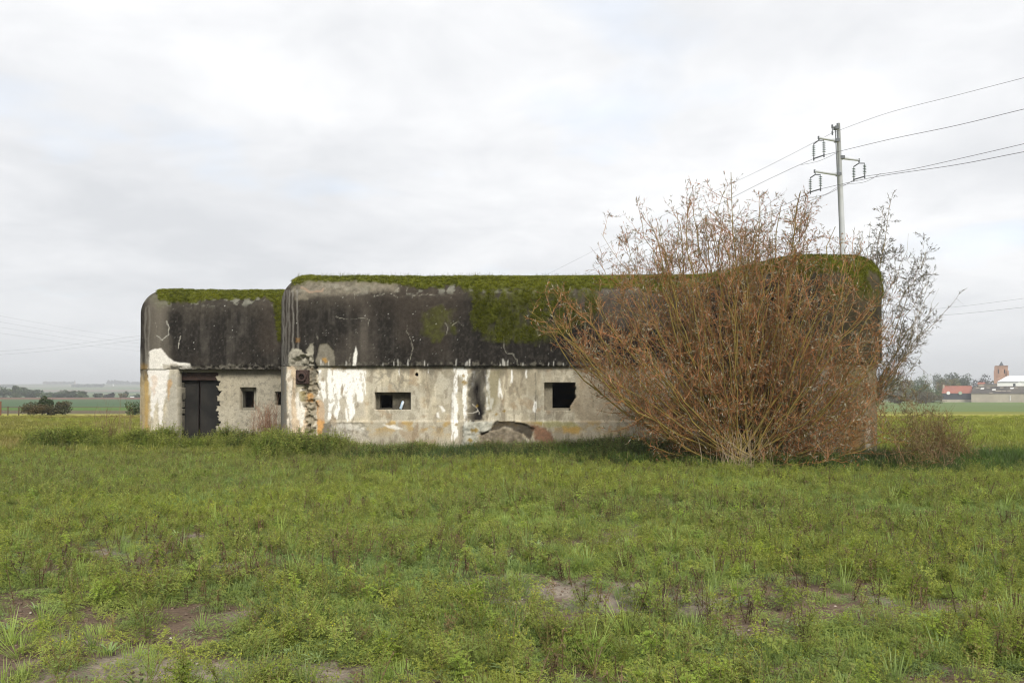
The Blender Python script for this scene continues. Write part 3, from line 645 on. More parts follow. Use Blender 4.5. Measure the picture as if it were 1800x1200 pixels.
# ------------------------------------------------------------------ scatter: instances of small plants that nobody could count
def scatter(name, pos, rot, scl, tint, protos, label, idx=None, parent=None):
    n = len(pos); me = bpy.data.meshes.new(name); me.vertices.add(n); me.vertices.foreach_set('co', np.asarray(pos, np.float32).ravel())
    a = me.attributes.new('rot', 'FLOAT_VECTOR', 'POINT'); a.data.foreach_set('vector', np.asarray(rot, np.float32).ravel())
    a = me.attributes.new('scl', 'FLOAT', 'POINT'); a.data.foreach_set('value', np.asarray(scl, np.float32))
    a = me.attributes.new('tint', 'FLOAT', 'POINT'); a.data.foreach_set('value', np.asarray(tint, np.float32))
    a = me.attributes.new('pick', 'INT', 'POINT'); a.data.foreach_set('value', np.asarray(idx if idx is not None else rng.integers(0, len(protos), n), np.int32))
    pc_ = bpy.data.collections.new(name + '_kinds')
    for i, pr in enumerate(protos):
        pr.name = name + '_kind_%02d' % i
        pc_.objects.link(pr)
    g = bpy.data.node_groups.new(name, 'GeometryNodeTree'); g.interface.new_socket('Geometry', in_out='INPUT', socket_type='NodeSocketGeometry'); g.interface.new_socket('Geometry', in_out='OUTPUT', socket_type='NodeSocketGeometry')
    gi = g.nodes.new('NodeGroupInput'); go = g.nodes.new('NodeGroupOutput'); ip = g.nodes.new('GeometryNodeInstanceOnPoints')
    ci = g.nodes.new('GeometryNodeCollectionInfo'); ci.inputs[0].default_value = pc_; ci.inputs[1].default_value = True; ci.inputs[2].default_value = True
    def at(nm, ty): x = g.nodes.new('GeometryNodeInputNamedAttribute'); x.data_type = ty; x.inputs[0].default_value = nm; return x.outputs[0]
    er = g.nodes.new('FunctionNodeEulerToRotation')
    l = g.links.new; l(gi.outputs[0], ip.inputs['Points']); l(ci.outputs[0], ip.inputs['Instance']); ip.inputs['Pick Instance'].default_value = True
    l(at('pick', 'INT'), ip.inputs['Instance Index']); l(at('rot', 'FLOAT_VECTOR'), er.inputs[0]); l(er.outputs[0], ip.inputs['Rotation']); l(at('scl', 'FLOAT'), ip.inputs['Scale'])
    l(ip.outputs[0], go.inputs[0])
    o = link(name, me, parent); md = o.modifiers.new('plants', 'NODES'); md.node_group = g
    tag(o, label, None, None, 'stuff'); return o
def proto(V, F, mats, midx): return bpy.data.objects.new('p', make_mesh('p', V, F, mats, midx))
class PB:                                   # plant builder: quads with a material index
    def __init__(s): s.V = []; s.F = []; s.m = []
    def quad(s, a, b, c, d, mi): n = len(s.V); s.V += [tuple(a), tuple(b), tuple(c), tuple(d)]; s.F.append((n, n+1, n+2, n+3)); s.m.append(mi)
    def blade(s, p, d, ln, wd, mi, droop=.4, seg=3, up=Vector((0,0,1))):
        p = Vector(p); d = Vector(d).normalized(); side = d.cross(up)
        if side.length < .01: side = Vector((1,0,0))
        side = side.normalized(); st = ln/seg; prev = (p - side*wd*.3, p + side*wd*.3)
        for k in range(seg):
            p = p + d*st; d = (d + Vector((0,0,-droop*(k+1)/seg))).normalized()
            ww = wd*(.5 if k < seg-1 else .06) * (1 if k == 0 else .9)
            cur = (p - side*ww, p + side*ww); s.quad(prev[0], prev[1], cur[1], cur[0], mi); prev = cur
        return p
    def stem(s, p, q, r, mi):
        p = Vector(p); q = Vector(q)
        for a in (0, 1.57):
            o = Vector((math.cos(a), math.sin(a), 0))*r; s.quad(p-o, p+o, q+o*.7, q-o*.7, mi)
    def lobed(s, p, d, ln, wd, mi):          # toothed leaf: midrib strip with side lobes
        p = Vector(p); d = Vector(d).normalized(); side = d.cross(Vector((0,0,1)))
        if side.length < .01: side = Vector((1,0,0))
        side = side.normalized(); up = side.cross(d)
        for k in range(4):
            t0 = ln*k/4; a = p+d*t0-Vector((0,0,ln*.35*(k/4)**2)); b = p+d*(t0+ln/4)-Vector((0,0,ln*.35*((k+1)/4)**2))
            wl = wd*(.35+.65*math.sin(PI*(k+.7)/4.2)); c = (a+b)/2
            s.quad(a, c+side*wl+up*wl*.25+d*ln*.06, b, c-side*wl+up*wl*.25+d*ln*.06, mi)
    def obj(s, mats): return proto(np.array(s.V), np.array(s.F), mats, s.m)
R = random.uniform
LM = leaf_mat('weed_leaf', (.365,.40,.075), (.25,.335,.09), .47)
LS = leaf_mat('weed_stem', (.19,.20,.045), (.17,.12,.06), .1)
LY = leaf_mat('weed_flower', (.50,.45,.03), (.36,.38,.05), .1)
LB = leaf_mat('weed_bud', (.25,.31,.05), (.20,.22,.06), .2)
LG = leaf_mat('grass_blade', (.28,.365,.08), (.225,.31,.095), .45)
LD = leaf_mat('dead_stalk', (.075,.05,.028), (.16,.11,.055), .1)
LN = leaf_mat('nettle_leaf', (.125,.19,.025), (.038,.080,.022), .3)
LP = leaf_mat('pale_leaf', (.23,.31,.12), (.19,.27,.10), .3)
def groundsel(h, nb, flowers=True, lf=1.0, lm=None):
    b = PB()
    def branch(p, d, ln, depth):
        q = Vector(p); n = 5
        for k in range(n):
            d = (d + Vector((R(-.12,.12), R(-.12,.12), .10))).normalized(); nx = q + d*ln/n
            b.stem(q, nx, .0022, 1)
            for _ in range(3 if depth == 0 else 2):
                a = R(0, 2*PI); s = (1.15 - .6*k/n)*lf*R(.7,1.2)
                b.lobed(q.lerp(nx, R(0,1)), Vector((math.cos(a), math.sin(a), R(.1,.8))), .045*s, .011*s, 0)
            q = nx
        if flowers or depth:
            for _ in range(random.randint(3, 6)):
                f = q + Vector((R(-.018,.018), R(-.018,.018), R(-.01,.022))); b.stem(q, f, .001, 1)
                r = .0032; hh = .009
                b.quad(f+Vector((-r,0,0)), f+Vector((r,0,0)), f+Vector((r,0,hh)), f+Vector((-r,0,hh)), 3)
                b.quad(f+Vector((0,-r,0)), f+Vector((0,r,0)), f+Vector((0,r,hh)), f+Vector((0,-r,hh)), 3)
                if flowers and R(0,1) < .20:
                    t = f+Vector((0,0,hh)); r2 = .0036
                    b.quad(t+Vector((-r2,-r2,0)), t+Vector((r2,-r2,.001)), t+Vector((r2,r2,0)), t+Vector((-r2,r2,.001)), 2)
                    b.quad(t+Vector((-r2,0,-.003)), t+Vector((r2,0,-.003)), t+Vector((r2,0,.003)), t+Vector((-r2,0,.003)), 2)
        return q
    branch((0,0,0), Vector((R(-.15,.15), R(-.15,.15), 1)), h, 0)
    for k in range(nb):
        a = R(0, 2*PI); z = h*R(.02,.65); branch((0,0,z), Vector((math.cos(a), math.sin(a), R(.5,1.3))), (h-z)*R(.55,.95), 1)
    return b.obj([lm or LM, LS, LY, LB])
def grass(n, h0, h1, spread, wd, mat, droop=.4):
    b = PB()
    for _ in range(n):
        a = R(0, 2*PI); r = spread*math.sqrt(R(0,1)); a2 = a + R(-.8,.8)
        b.blade((r*math.cos(a), r*math.sin(a), 0), (math.cos(a2)*R(.1,.8), math.sin(a2)*R(.1,.8), 1), R(h0,h1), wd, 0, R(.1,droop*2))
    return b.obj([mat])
def mat_plant(n, rad, h, mat, ln=.02):
    b = PB()
    for _ in range(n):
        a = R(0, 2*PI); r = rad*math.sqrt(R(0,1)); p = (r*math.cos(a), r*math.sin(a), R(0,h)*(1-(r/rad)**2*.6)); a = R(0, 2*PI)
        b.lobed(p, (math.cos(a), math.sin(a), R(0,1)), ln*R(.6,1.3), ln*.22, 0)
    return b.obj([mat])
def dead(h, n):
    b = PB()
    for k in range(n):
        a = R(0, 2*PI); d = Vector((math.cos(a)*R(0,.35), math.sin(a)*R(0,.35), 1)).normalized(); q = Vector((0,0,0))
        for s in range(4):
            nx = q + d*h/4*R(.8,1.1); b.stem(q, nx, .003, 0); d = (d+Vector((R(-.15,.15),R(-.15,.15),.1))).normalized(); q = nx
            for _ in range(4):
                a = R(0, 2*PI); b.blade(q, (math.cos(a), math.sin(a), R(-.6,.5)), R(.02,.05), .008, 0, .5, 2)
    return b.obj([LD])
def nettle(h, n, mat):
    b = PB()
    for k in range(n):
        a = R(0, 2*PI); p = Vector((R(-.08,.08), R(-.08,.08), 0)); d = Vector((math.cos(a)*R(0,.4), math.sin(a)*R(0,.4), 1)).normalized(); q = p; hs = h*R(.6,1)
        for s in range(9):
            nx = q + d*hs/9; b.stem(q, nx, .003, 1); q = nx; d = (d+Vector((R(-.1,.1),R(-.1,.1),.03))).normalized()
            a = s*1.57 + R(-.3,.3); sz = .085*(1.05-.07*s)
            for t in (0, PI): b.lobed(q, (math.cos(a+t), math.sin(a+t), R(-.1,.45)), sz, sz*.26, 0)
            for t in (0, PI):
                if R(0,1) < .6: b.lobed(q, (math.cos(a+t+1), math.sin(a+t+1), R(.2,.7)), sz*.55, sz*.15, 0)
    return b.obj([mat, LS])
def rosette(n, ln, mat):
    b = PB()
    for k in range(n):
        a = 2*PI*k/n + R(-.3,.3); b.blade((0,0,.01), (math.cos(a), math.sin(a), R(.25,1.1)), ln*R(.6,1.1), ln*.10, 0, .5, 4)
    return b.obj([mat])
ground_protos = [groundsel(R(.18,.30), random.randint(3,5), True) for _ in range(6)] + [groundsel(R(.16,.26), random.randint(3,5), False, 1.1) for _ in range(3)] + [groundsel(.24, 4, False, .8, leaf_mat('withered_leaf', (.20,.15,.06), (.13,.085,.04), .2)), groundsel(.26, 5, False, 1.5, leaf_mat('fresh_leaf', (.33,.40,.05), (.25,.36,.07), .45))]
low_protos = [mat_plant(150, .10, .045, LG, .024), mat_plant(170, .12, .035, LP, .02), mat_plant(150, .11, .06, LM, .026), grass(60, .03, .08, .08, .003, LG), grass(50, .04, .10, .07, .003, LG)]
tuft_protos = [grass(34, .10, .24, .04, .005, LG), grass(26, .14, .32, .03, .006, LG), rosette(12, .16, LP), groundsel(.34, 5, False, 1.2)]
dead_protos = [dead(.22, 2), dead(.30, 1), dead(.16, 3)]
ALLF = None
def inbunker(X, Y):
    return ((X > -11.6) & (X < -5.9) & (Y > 25.85)) | ((X > -6.4) & (X < 5.0) & (Y > 22.65)) | ((X >= 4.5) & (X < 9.1) & (Y > np.interp(X, [4.77, 6.7], [22.7, 20.05]) - .05))
def field_pts(n, Y0, Y1, slope=.66, pad=2.2, expo=1.0):
    # more points per square metre nearer the camera (expo 1 = equal number per metre of distance on screen)
    Y = Y0 * (Y1/Y0) ** rng.random(n * 2)
    if expo != 1: Y = (Y0**(2-expo) + (Y1**(2-expo)-Y0**(2-expo)) * rng.random(n*2)) ** (1/(2-expo))
    X = (rng.random(n*2)*2-1) * (slope*Y + pad)
    k = ~inbunker(X, Y); return X[k][:n], Y[k][:n]
def tilt(n, a=.18): return np.stack([rng.normal(0, a, n), rng.normal(0, a, n), rng.random(n)*2*PI], -1)
def patch(X, Y, f=.25, seed=61): return fbm(X*f, Y*f, 3, seed)
# upright flowering weeds
X, Y = field_pts(29000, 3.9, 25, .64, 2.2, .55)
b = bare(X, Y); dn = sst(.36, .56, fbm(X*.75+2, Y*.75, 4, 62) + .16*sst(7,14,Y)); k = (rng.random(len(X)) > b*.80) & (rng.random(len(X)) < .22 + .78*dn); X, Y = X[k], Y[k]
hv = .62 + .52*fbm(X*.6, Y*.6, 3, 63)
scatter('field_weeds', np.stack([X, Y, zground(X, Y)-.01], -1), tilt(len(X), .22), rng.uniform(.55,1.15,len(X))*hv, np.clip(patch(X,Y)*1.6-.35+rng.normal(0,.15,len(X)),0,1), ground_protos, 'upright yellow-flowered groundsel weeds across the field')
# low mats and short grass
X, Y = field_pts(56000, 3.6, 28, .64, 2.2, .6)
b = bare(X, Y); s_ = silt(X, Y); k = (rng.random(len(X)) > b*.82); X, Y = X[k], Y[k]
scatter('low_grass', np.stack([X, Y, zground(X, Y)-.008], -1), tilt(len(X), .08), rng.uniform(.6,1.35,len(X))*(1+.03*Y), np.clip(patch(X,Y,.6,64)*1.8-.4+rng.normal(0,.15,len(X)),0,1), low_protos, 'short grass and chickweed mats covering the soil', idx=np.array([0,0,0,1,1,2,2,2,3,4])[rng.integers(0, 10, len(X))])
X, Y = field_pts(1300, 3.9, 24, .64, 2.2, .6)
scatter('grass_tufts', np.stack([X, Y, zground(X, Y)-.01], -1), tilt(len(X), .15), rng.uniform(.6,1.2,len(X)), rng.random(len(X)), tuft_protos, 'scattered taller grass tufts and rosettes among the weeds')
X, Y = field_pts(6500, 3.9, 25, .64, 2.2, .6); dn = fbm(X*.5, Y*.5, 3, 65); k = dn > .45; X, Y = X[k], Y[k]
scatter('dead_weed_stalks', np.stack([X, Y, zground(X, Y)-.01], -1), tilt(len(X), .15), rng.uniform(.6,1.15,len(X)), rng.random(len(X)), dead_protos, 'dark withered weed stalks dotted through the field')
# clods and small stones on the soil
def lump():
    b = PB(); 
    vs = [Vector((R(-1,1), R(-1,1), R(-.3,.9))).normalized()*R(.7,1.1) for _ in range(8)]
    tb = [Vector((math.cos(a), math.sin(a), 0))*R(.8,1.1) for a in np.arange(6)*PI/3]; tp_ = [v*R(.4,.7)+Vector((0,0,R(.5,.75))) for v in tb]
    for k in range(6): b.quad(tb[k], tb[(k+1)%6], tp_[(k+1)%6], tp_[k], 0)
    b.quad(tp_[0], tp_[1], tp_[2], tp_[3], 0); b.quad(tp_[0], tp_[3], tp_[4], tp_[5], 0); return b
SOILC = leaf_mat('clod', (.17,.12,.085), (.11,.08,.06), .0); PEB = leaf_mat('pebble', (.50,.47,.42), (.28,.22,.18), .0)
X, Y = field_pts(16000, 3.6, 14, .64, 1.5, .9); k = bare(X, Y) > .3; X, Y = X[k], Y[k]
scatter('soil_clods', np.stack([X, Y, zground(X, Y)-.012], -1), tilt(len(X), .3), np.abs(rng.normal(.004, .007, len(X)))+.003, rng.random(len(X)), [lump().obj([SOILC]) for _ in range(3)]+[lump().obj([PEB])], 'crumbly clods and little stones on the bare soil',
        idx=np.where(rng.random(len(X)) < .06, 3, rng.integers(0, 3, len(X))))
# field to the sides, beyond the bunker front
LO = leaf_mat('olive_grass', (.25,.29,.045), (.23,.17,.065), .35)
ff = [mat_plant(70, .22, .16, LO, .06), grass(60, .10, .24, .16, .012, LO), mat_plant(70, .22, .14, leaf_mat('olive_leaf', (.28,.31,.045), (.21,.16,.055), .35), .06)]
X, Y = field_pts(22000, 22, 63, .66, 3, .8)
scatter('distant_field_weeds', np.stack([X, Y, zground(X, Y)-.02], -1), tilt(len(X), .1), rng.uniform(.6,1.3,len(X))*(.8+.012*Y)*sst(75,40,Y), np.clip(patch(X,Y,.12,66)*1.8-.35-.5*sst(-2,12,X),0,1), ff, 'rough olive green weeds farther back on the field',
        idx=np.where(rng.random(len(X)) < sst(26, 45, Y)*.8, 2, rng.integers(0, 2, len(X))))
# rank growth along the foot of the bunker
def footline(X):
    return np.interp(X, [-15, -11.6, -6.5, -6.3, 4.77, 6.7, 9.1, 11, 14], [25.6, 25.6, 25.6, 22.6, 22.6, 20.0, 20.0, 20.4, 21])
X = rng.uniform(-13.8, 6.5, 9500); dd = np.abs(rng.normal(0, 1.05, len(X))); Y = footline(X) - .1 - dd
Xm = X
k = ~((np.abs(X - (-9.35)) < .75) & (dd < 1.0)); X, Y, dd = X[k], Y[k], dd[k]
lush = .25 + .75*sst(.36, .66, fbm(X*1.3, Y*1.3, 4, 67))*.9
sc_ = (.35 + 1.0*lush) * sst(3.0, .7, dd)*(1-.25*sst(-5,-3,X)) + .36
dark = np.clip(.15+sst(-7.0, -3.0, X)*.85 + (fbm(X*.9, Y*.9, 3, 68)-.5)*1.6, 0, 1)
sc_ = sc_ * (1 - .22*sst(-3.2,-2,X)*sst(2.6,1.4,X))
scatter('nettle_bank', np.stack([X, Y, zground(X, Y)-.02], -1), tilt(len(X), .16), sc_*rng.uniform(.75,1.15,len(X)), dark, [nettle(.46, 3, LN), nettle(.40, 4, LN), nettle(.50, 2, LN), groundsel(.5, 6, False, 1.7)], 'dense dark green nettles banked against the bunker foot')
X = rng.uniform(-4, 13.5, 12000); dd = rng.random(len(X))**1.3*2.6; Y = footline(X) - .05 - dd
k = rng.random(len(X)) < (.35 + .65*sst(1, 4.5, X)); X, Y, dd = X[k], Y[k], dd[k]
LR = leaf_mat('rank_grass', (.095,.16,.028), (.055,.085,.028), .3)
scatter('rank_grass', np.stack([X, Y, zground(X, Y)-.02], -1), tilt(len(X), .2), rng.uniform(.6,1.2,len(X))*(.55+.45*sst(2.6,.8,dd)), np.clip(fbm(X*.8,Y*.8,3,69)*2-.5,0,1), [grass(46, .22, .46, .10, .007, LR, .55), grass(40, .18, .38, .12, .007, LR, .7), nettle(.3, 3, LR)], 'long drooping dark grass beneath the willow')
n_ = 1500; X = rng.uniform(1.0, 11.5, n_); Y = rng.normal(18.75, .42, n_) + .25*np.abs(X-5.4)**.8*(X < 5.4)
scatter('willow_undergrowth', np.stack([X, Y, zground(X, Y)-.02], -1), tilt(n_, .2), (.35+.75*sst(.35,.65,fbm(X*1.2,Y*1.2,3,72)))*rng.uniform(.6,1.1,n_)*sst(11.8,9.5,X)*sst(.6,2.5,X)+.15, rng.random(n_), [nettle(.42, 3, LN), nettle(.36, 4, LN), grass(34, .18, .40, .10, .007, LR, .6)], 'leafy green nettles and grass around the willow foot')
# moss cushions and thin grass on the roof edge
mp = [grass(16, .02, .06, .035, .007, None, .2), grass(20, .012, .05, .04, .007, None, .3)]
MO = leaf_mat('moss_leaf', (.175,.185,.008), (.070,.088,.005), .2, rnd=.35)
for q in mp: q.data.materials.clear(); q.data.materials.append(MO)
Pm = []; Tm = []; Rm = []
for Vg, NN, mm, tz in mossy:
    ok = np.argwhere((mm > .55) & (rng.random(mm.shape) < .17) & (NN[:,1] < .4)[None,:])
    p = Vg[ok[:,0], ok[:,1]]; nn = NN[ok[:,1]]; t = np.sqrt(tz[ok[:,0]]); h = np.sqrt(1-t*t)
    ny, nx = nn[:,1]*h, nn[:,0]*h
    # tilt the blades toward the surface normal
    yaw = np.arctan2(ny, nx); pit = np.arctan2(np.hypot(nx, ny), t+.35)
    Rm.append(np.stack([0*yaw, pit, yaw], -1)); Pm.append(p); Tm.append(rng.random(len(p)))
Pm = np.concatenate(Pm); Rm = np.concatenate(Rm); Tm = np.clip(np.concatenate(Tm)*.5 + fbm(Pm[:,0]*1.5, Pm[:,2]*2, 3, 70)-.25, 0, 1)
scatter('moss', Pm, Rm, rng.uniform(.6,1.3,len(Pm)), Tm, mp, 'green moss cushions on the roof edge and face', parent=bunker)
LRf = leaf_mat('roof_grass', (.13,.17,.03), (.20,.17,.08), .3)
X = rng.uniform(-6.0, 8.6, 5200); Y = footline(X) + .1 + FR + rng.random(len(X))*1.2 - .1; k = (rng.random(len(X)) < .25+.9*sst(.45,.6,fbm(X*.9, X*0, 3, 71))) ; X, Y = X[k], Y[k]
scatter('roof_grass', np.stack([X, Y, ZT-.015+.15*sst(4.6, 6.9, X)], -1), tilt(len(X), .15), rng.uniform(.3,1.0,len(X)), rng.random(len(X)), [grass(12, .05, .14, .04, .006, LRf), grass(9, .06, .2, .03, .005, LRf), grass(2, .15, .40, .03, .003, LRf)], 'thin grass growing along the bunker roof edge', parent=bunker)
# ------------------------------------------------------------------ willows
def tubes(P, r0, r1, sides=3):
    """P (M,K,3) polylines -> verts, quads; radius from r0 to r1 (M,)"""
    Mn, K, _ = P.shape
    T = np.gradient(P, axis=1); T /= np.linalg.norm(T, axis=2, keepdims=True)+1e-9
    ref = np.where(np.abs(T[...,2:3]) < .9, np.array([0,0,1.]), np.array([1.,0,0])); A = np.cross(T, ref); A /= np.linalg.norm(A, axis=2, keepdims=True)+1e-9; B = np.cross(T, A)
    t = np.linspace(0, 1, K)[None,:]; r = r0[:,None]*(1-t) + r1[:,None]*t
    th = np.arange(sides)*2*PI/sides
    V = P[:,:,None,:] + r[:,:,None,None]*(np.cos(th)[None,None,:,None]*A[:,:,None,:] + np.sin(th)[None,None,:,None]*B[:,:,None,:])
    i = np.arange(Mn*K*sides).reshape(Mn, K, sides); j = np.roll(i, -1, 2)
    F = np.stack([i[:,:-1], j[:,:-1], j[:,1:], i[:,1:]], -1).reshape(-1, 4)
    return V.reshape(-1, 3), F
def wallY(X): return np.interp(X, [-6.4, 4.5, 4.77, 6.7, 9.0], [22.55, 22.55, 22.5, 19.95, 19.95])
def keepfront(P, on):
    if not on: return P
    lim = wallY(P[...,0]) - .06; inside = (P[...,2] < 5.0) & (P[...,1] > lim) & (P[...,0] < 9.3); P = P.copy(); P[...,1] = np.where(inside, lim - .15*(P[...,1]-lim).clip(0,1), P[...,1]); return P
def grow(starts, dirs, lens, K, wob, up, front):
    Mn = len(starts); P = np.zeros((Mn, K, 3)); P[:,0] = starts; d = dirs/np.linalg.norm(dirs, axis=1, keepdims=True)
    for k in range(1, K):
        d = d + rng.normal(0, wob, d.shape) + np.array([0,0,up]); d /= np.linalg.norm(d, axis=1, keepdims=True)
        P[:,k] = P[:,k-1] + d*(lens/(K-1))[:,None]
    return keepfront(P, front)
def sample(P, t):                            # points and tangents at parameter t (M,n) along polylines
    K = P.shape[1]; f = t*(K-1); i = np.minimum(f.astype(int), K-2); f = f - i
    m = np.arange(P.shape[0])[:,None]; a = P[m, i]; b = P[m, i+1]; tg = b-a; tg /= np.linalg.norm(tg, axis=2, keepdims=True)+1e-9
    return (a + (b-a)*f[...,None]).reshape(-1, 3), tg.reshape(-1, 3)
BARK = surf_mat('willow_bark', (.26,.19,.05), c2=(.17,.14,.05), nscale=25, namp=.3, bump=.2)
TWIG = leaf_mat('willow_twig', (0,0,0), (0,0,0), .0, mode='OBJ')
WL = leaf_mat('willow_leaf', (0,0,0), (0,0,0), .3, mode='OBJ')
def twig_mesh(name, groups, parent):
    Vs = []; Fs = []; Cs = []; n = 0
    for P, r0, r1, c0, c1 in groups:
        V, F = tubes(P, r0, r1); Vs.append(V); Fs.append(F+n); n += len(V)
        mixf = rng.random(len(P)); c = np.array(c0)*(1-mixf[:,None]) + np.array(c1)*mixf[:,None]; c = c*rng.uniform(.7,1.25,(len(P),1))
        Cs.append(np.repeat(c, P.shape[1]*3, 0))
    o = link(name, make_mesh(name, np.concatenate(Vs), np.concatenate(Fs), TWIG, col=np.concatenate(Cs)), parent); tag(o, kind='stuff'); return o
def leaves_mesh(name, P0, T, ln, wd, cols, parent):
    n = len(P0); d = T + rng.normal(0, .55, T.shape); d[:,2] += .15; d /= np.linalg.norm(d, axis=1, keepdims=True)
    s = np.cross(d, rng.normal(0, 1, d.shape)); s /= np.linalg.norm(s, axis=1, keepdims=True); nn = np.cross(d, s)
    L_ = rng.uniform(ln*.6, ln*1.25, n)[:,None]; Wd = rng.uniform(wd*.7, wd*1.2, n)[:,None]
    a = P0; m1 = P0 + d*L_*.4 + s*Wd*.5 + nn*L_*.07; m2 = P0 + d*L_*.4 - s*Wd*.5 + nn*L_*.07; t = P0 + d*L_ - nn*L_*.06
    V = np.stack([a, m1, t, m2], 1).reshape(-1, 3); F = np.arange(4*n).reshape(n, 4)
    cols = np.array(cols); c = cols[rng.integers(0, len(cols), n)]*rng.uniform(.7,1.3,(n,1)); C = np.repeat(c, 4, 0)
    o = link(name, make_mesh(name, V, F, WL, col=C), parent); tag(o, kind='stuff'); return o
def willow(name, base, lobes, label, front=True, n_sec=15, n_ter=7, n_leaf=9, rstem=(.013,.036), tw=((.20,.085,.028),(.17,.10,.035)), lc=None, leaflen=.075, base_r=.22, leafy=1.0, sideways=True):
    root = empty(name, base, label, 'willow'); base = np.array(base, float)
    tips = []; 
    for cx, cy, rx, ry, n, D0, D1 in lobes:
        for _ in range(n):
            a = R(0, 2*PI); r = math.sqrt(R(0,1)); tips.append(W(cx+rx*r*math.cos(a), cy+ry*r*math.sin(a), R(D0, D1)))
    tips = np.array(tips); ns = len(tips); K = 16; t = np.linspace(0, 1, K)[None,:,None]
    th = rng.random(ns)*2*PI; b0 = base + np.stack([np.cos(th)*base_r*rng.random(ns)**.6, np.sin(th)*base_r*rng.random(ns)*.7, np.zeros(ns)-.03], -1)
    vec = tips - b0; L0 = np.linalg.norm(vec, axis=1, keepdims=True)
    # stems leave outwards and curve upwards
    mid = b0 + vec*.5; mid[:,2] -= rng.uniform(-.02,.17,ns)*L0[:,0]; mid[:,0] += vec[:,0]*rng.uniform(0,.30,ns); mid[:,2] = np.maximum(mid[:,2], .12)
    P = (1-t)**2*b0[:,None] + 2*t*(1-t)*mid[:,None] + t**2*tips[:,None]
    wv = np.cumsum(rng.normal(0, .036, (ns, K, 3)), axis=1) * L0[:,None]*.35; P = P + wv*t
    P = keepfront(P, front)
    rs = rng.uniform(rstem[0], rstem[1], ns) * np.clip(L0[:,0]/3.5, .5, 1.2)
    for i in range(ns):
        V, F = tubes(P[i:i+1], rs[i:i+1], rs[i:i+1]*.18, 6)
        o = link('stem', make_mesh('stem', V, F, BARK, smooth=True), root)
    ts = np.sort(rng.uniform(.22, 1.0, (ns, n_sec)), 1); sp, sg = sample(P, ts)
    Ls = np.repeat(L0[:,0], n_sec)
    d = sg*.6 + rng.normal(0, .6, sg.shape) + np.array([0,0,.28]); ln = rng.uniform(.07,.24,len(sp))*np.clip(Ls, 2.0, 4.2)*(1.15-.55*ts.ravel())
    P2 = grow(sp, d, ln, 8, .07, .035, front)
    t3 = rng.uniform(.15, 1, (len(P2), n_ter)); tp, tg = sample(P2, t3)
    d = tg*.6 + rng.normal(0, .6, tg.shape) + np.array([0,0,.2]); P3 = grow(tp, d, rng.uniform(.10,.42,len(tp)), 5, .16, .03, front)
    r2 = np.repeat(rs, n_sec)*.20+.002
    twig_mesh('twigs', [(P2, r2, r2*.35, (.20,.13,.035), tw[0]), (P3, np.full(len(P3), .0028), np.full(len(P3), .0012), tw[0], tw[1])], root)
    # leaves on the young twigs, more of them on the outside of the crown
    pick = rng.random(len(P3)) < leafy*(.55+.45*sst(4.2,5.2,P3[:,0,2])); t4 = rng.uniform(.35, 1, (pick.sum(), n_leaf)); lp, lt = sample(P3[pick], t4)
    kk = rng.random(len(lp)) < .75; lp, lt = lp[kk], lt[kk]
    lc = lc or [(.17,.16,.085),(.11,.10,.045),(.30,.29,.20),(.22,.17,.09),(.13,.07,.035)]
    leaves_mesh('leaves', lp, lt, leaflen, leaflen*.16, lc, root)
    return root
lobes = [(1125,450,50,50,9,18.2,20.5),(1185,412,45,35,7,18.5,21),(1290,395,70,45,12,18.5,21.5),(1370,375,42,42,9,18.5,21.5),(1425,430,40,30,7,18.5,20.5),(1370,370,40,40,4,18.8,21),(1240,420,60,40,4,18.5,21),(1130,440,45,45,6,18.5,21),(1160,410,50,30,5,18.5,21),(1330,400,90,50,10,18.5,21),(1250,440,120,35,10,18.5,21),(1190,480,80,40,6,18.5,20.5),(1535,560,18,70,7,18.2,19.7),(1520,680,30,70,7,17.8,19.6),(1480,780,60,25,5,17.5,19.4),(985,560,25,40,4,18,20.3),
         (1010,575,50,50,10,17.8,20.5),(1070,560,60,70,9,17.8,20.5),(1130,600,80,80,8,17.2,20.5),(1210,520,80,60,8,17.6,20.5),(1310,500,80,60,7,17.3,19.8),(1400,500,70,55,9,17.3,19.6),
         (1470,490,50,40,9,17.6,19.6),(1500,580,45,60,9,17.4,19.6),(1060,655,55,35,4,17.6,20.3),(1120,730,55,25,3,17.6,20),(1500,690,55,50,6,17,19.6),(1450,765,60,35,4,17,19.4),(1180,690,70,50,5,17.4,19.6),(1545,745,45,40,4,17.4,19.6),(1400,600,80,60,4,16.9,19.2),(1230,620,50,40,3,17,19.5)]
lc_mix = [(.19,.175,.09),(.13,.12,.06),(.40,.38,.29),(.36,.16,.05),(.34,.14,.045),(.17,.16,.075)]
willow('willow_bush', (5.35, 19.35, 0), lobes, 'large orange-brown many-stemmed willow growing in front of the bunker', lc=lc_mix, n_sec=14, n_ter=7, n_leaf=8, leaflen=.095, leafy=1.0, base_r=.75, tw=((.33,.135,.055),(.25,.14,.065)))
willow('willow_bush', (9.5, 25.8, 0), [(1515,415,25,30,3,24,26),(1565,405,40,25,5,23.5,26),(1605,440,25,35,5,23.5,26),(1612,530,28,40,8,23.5,26),(1605,600,32,30,7,23.5,25.5),(1575,480,25,50,4,23.5,25.5)], 'smaller grey-leaved willow reaching out from behind the right corner of the bunker',
       front=False, n_sec=13, n_ter=7, n_leaf=13, lc=[(.13,.13,.085),(.10,.09,.05),(.16,.15,.10)], leaflen=.095, tw=((.16,.09,.04),(.13,.09,.05)), rstem=(.010,.022))
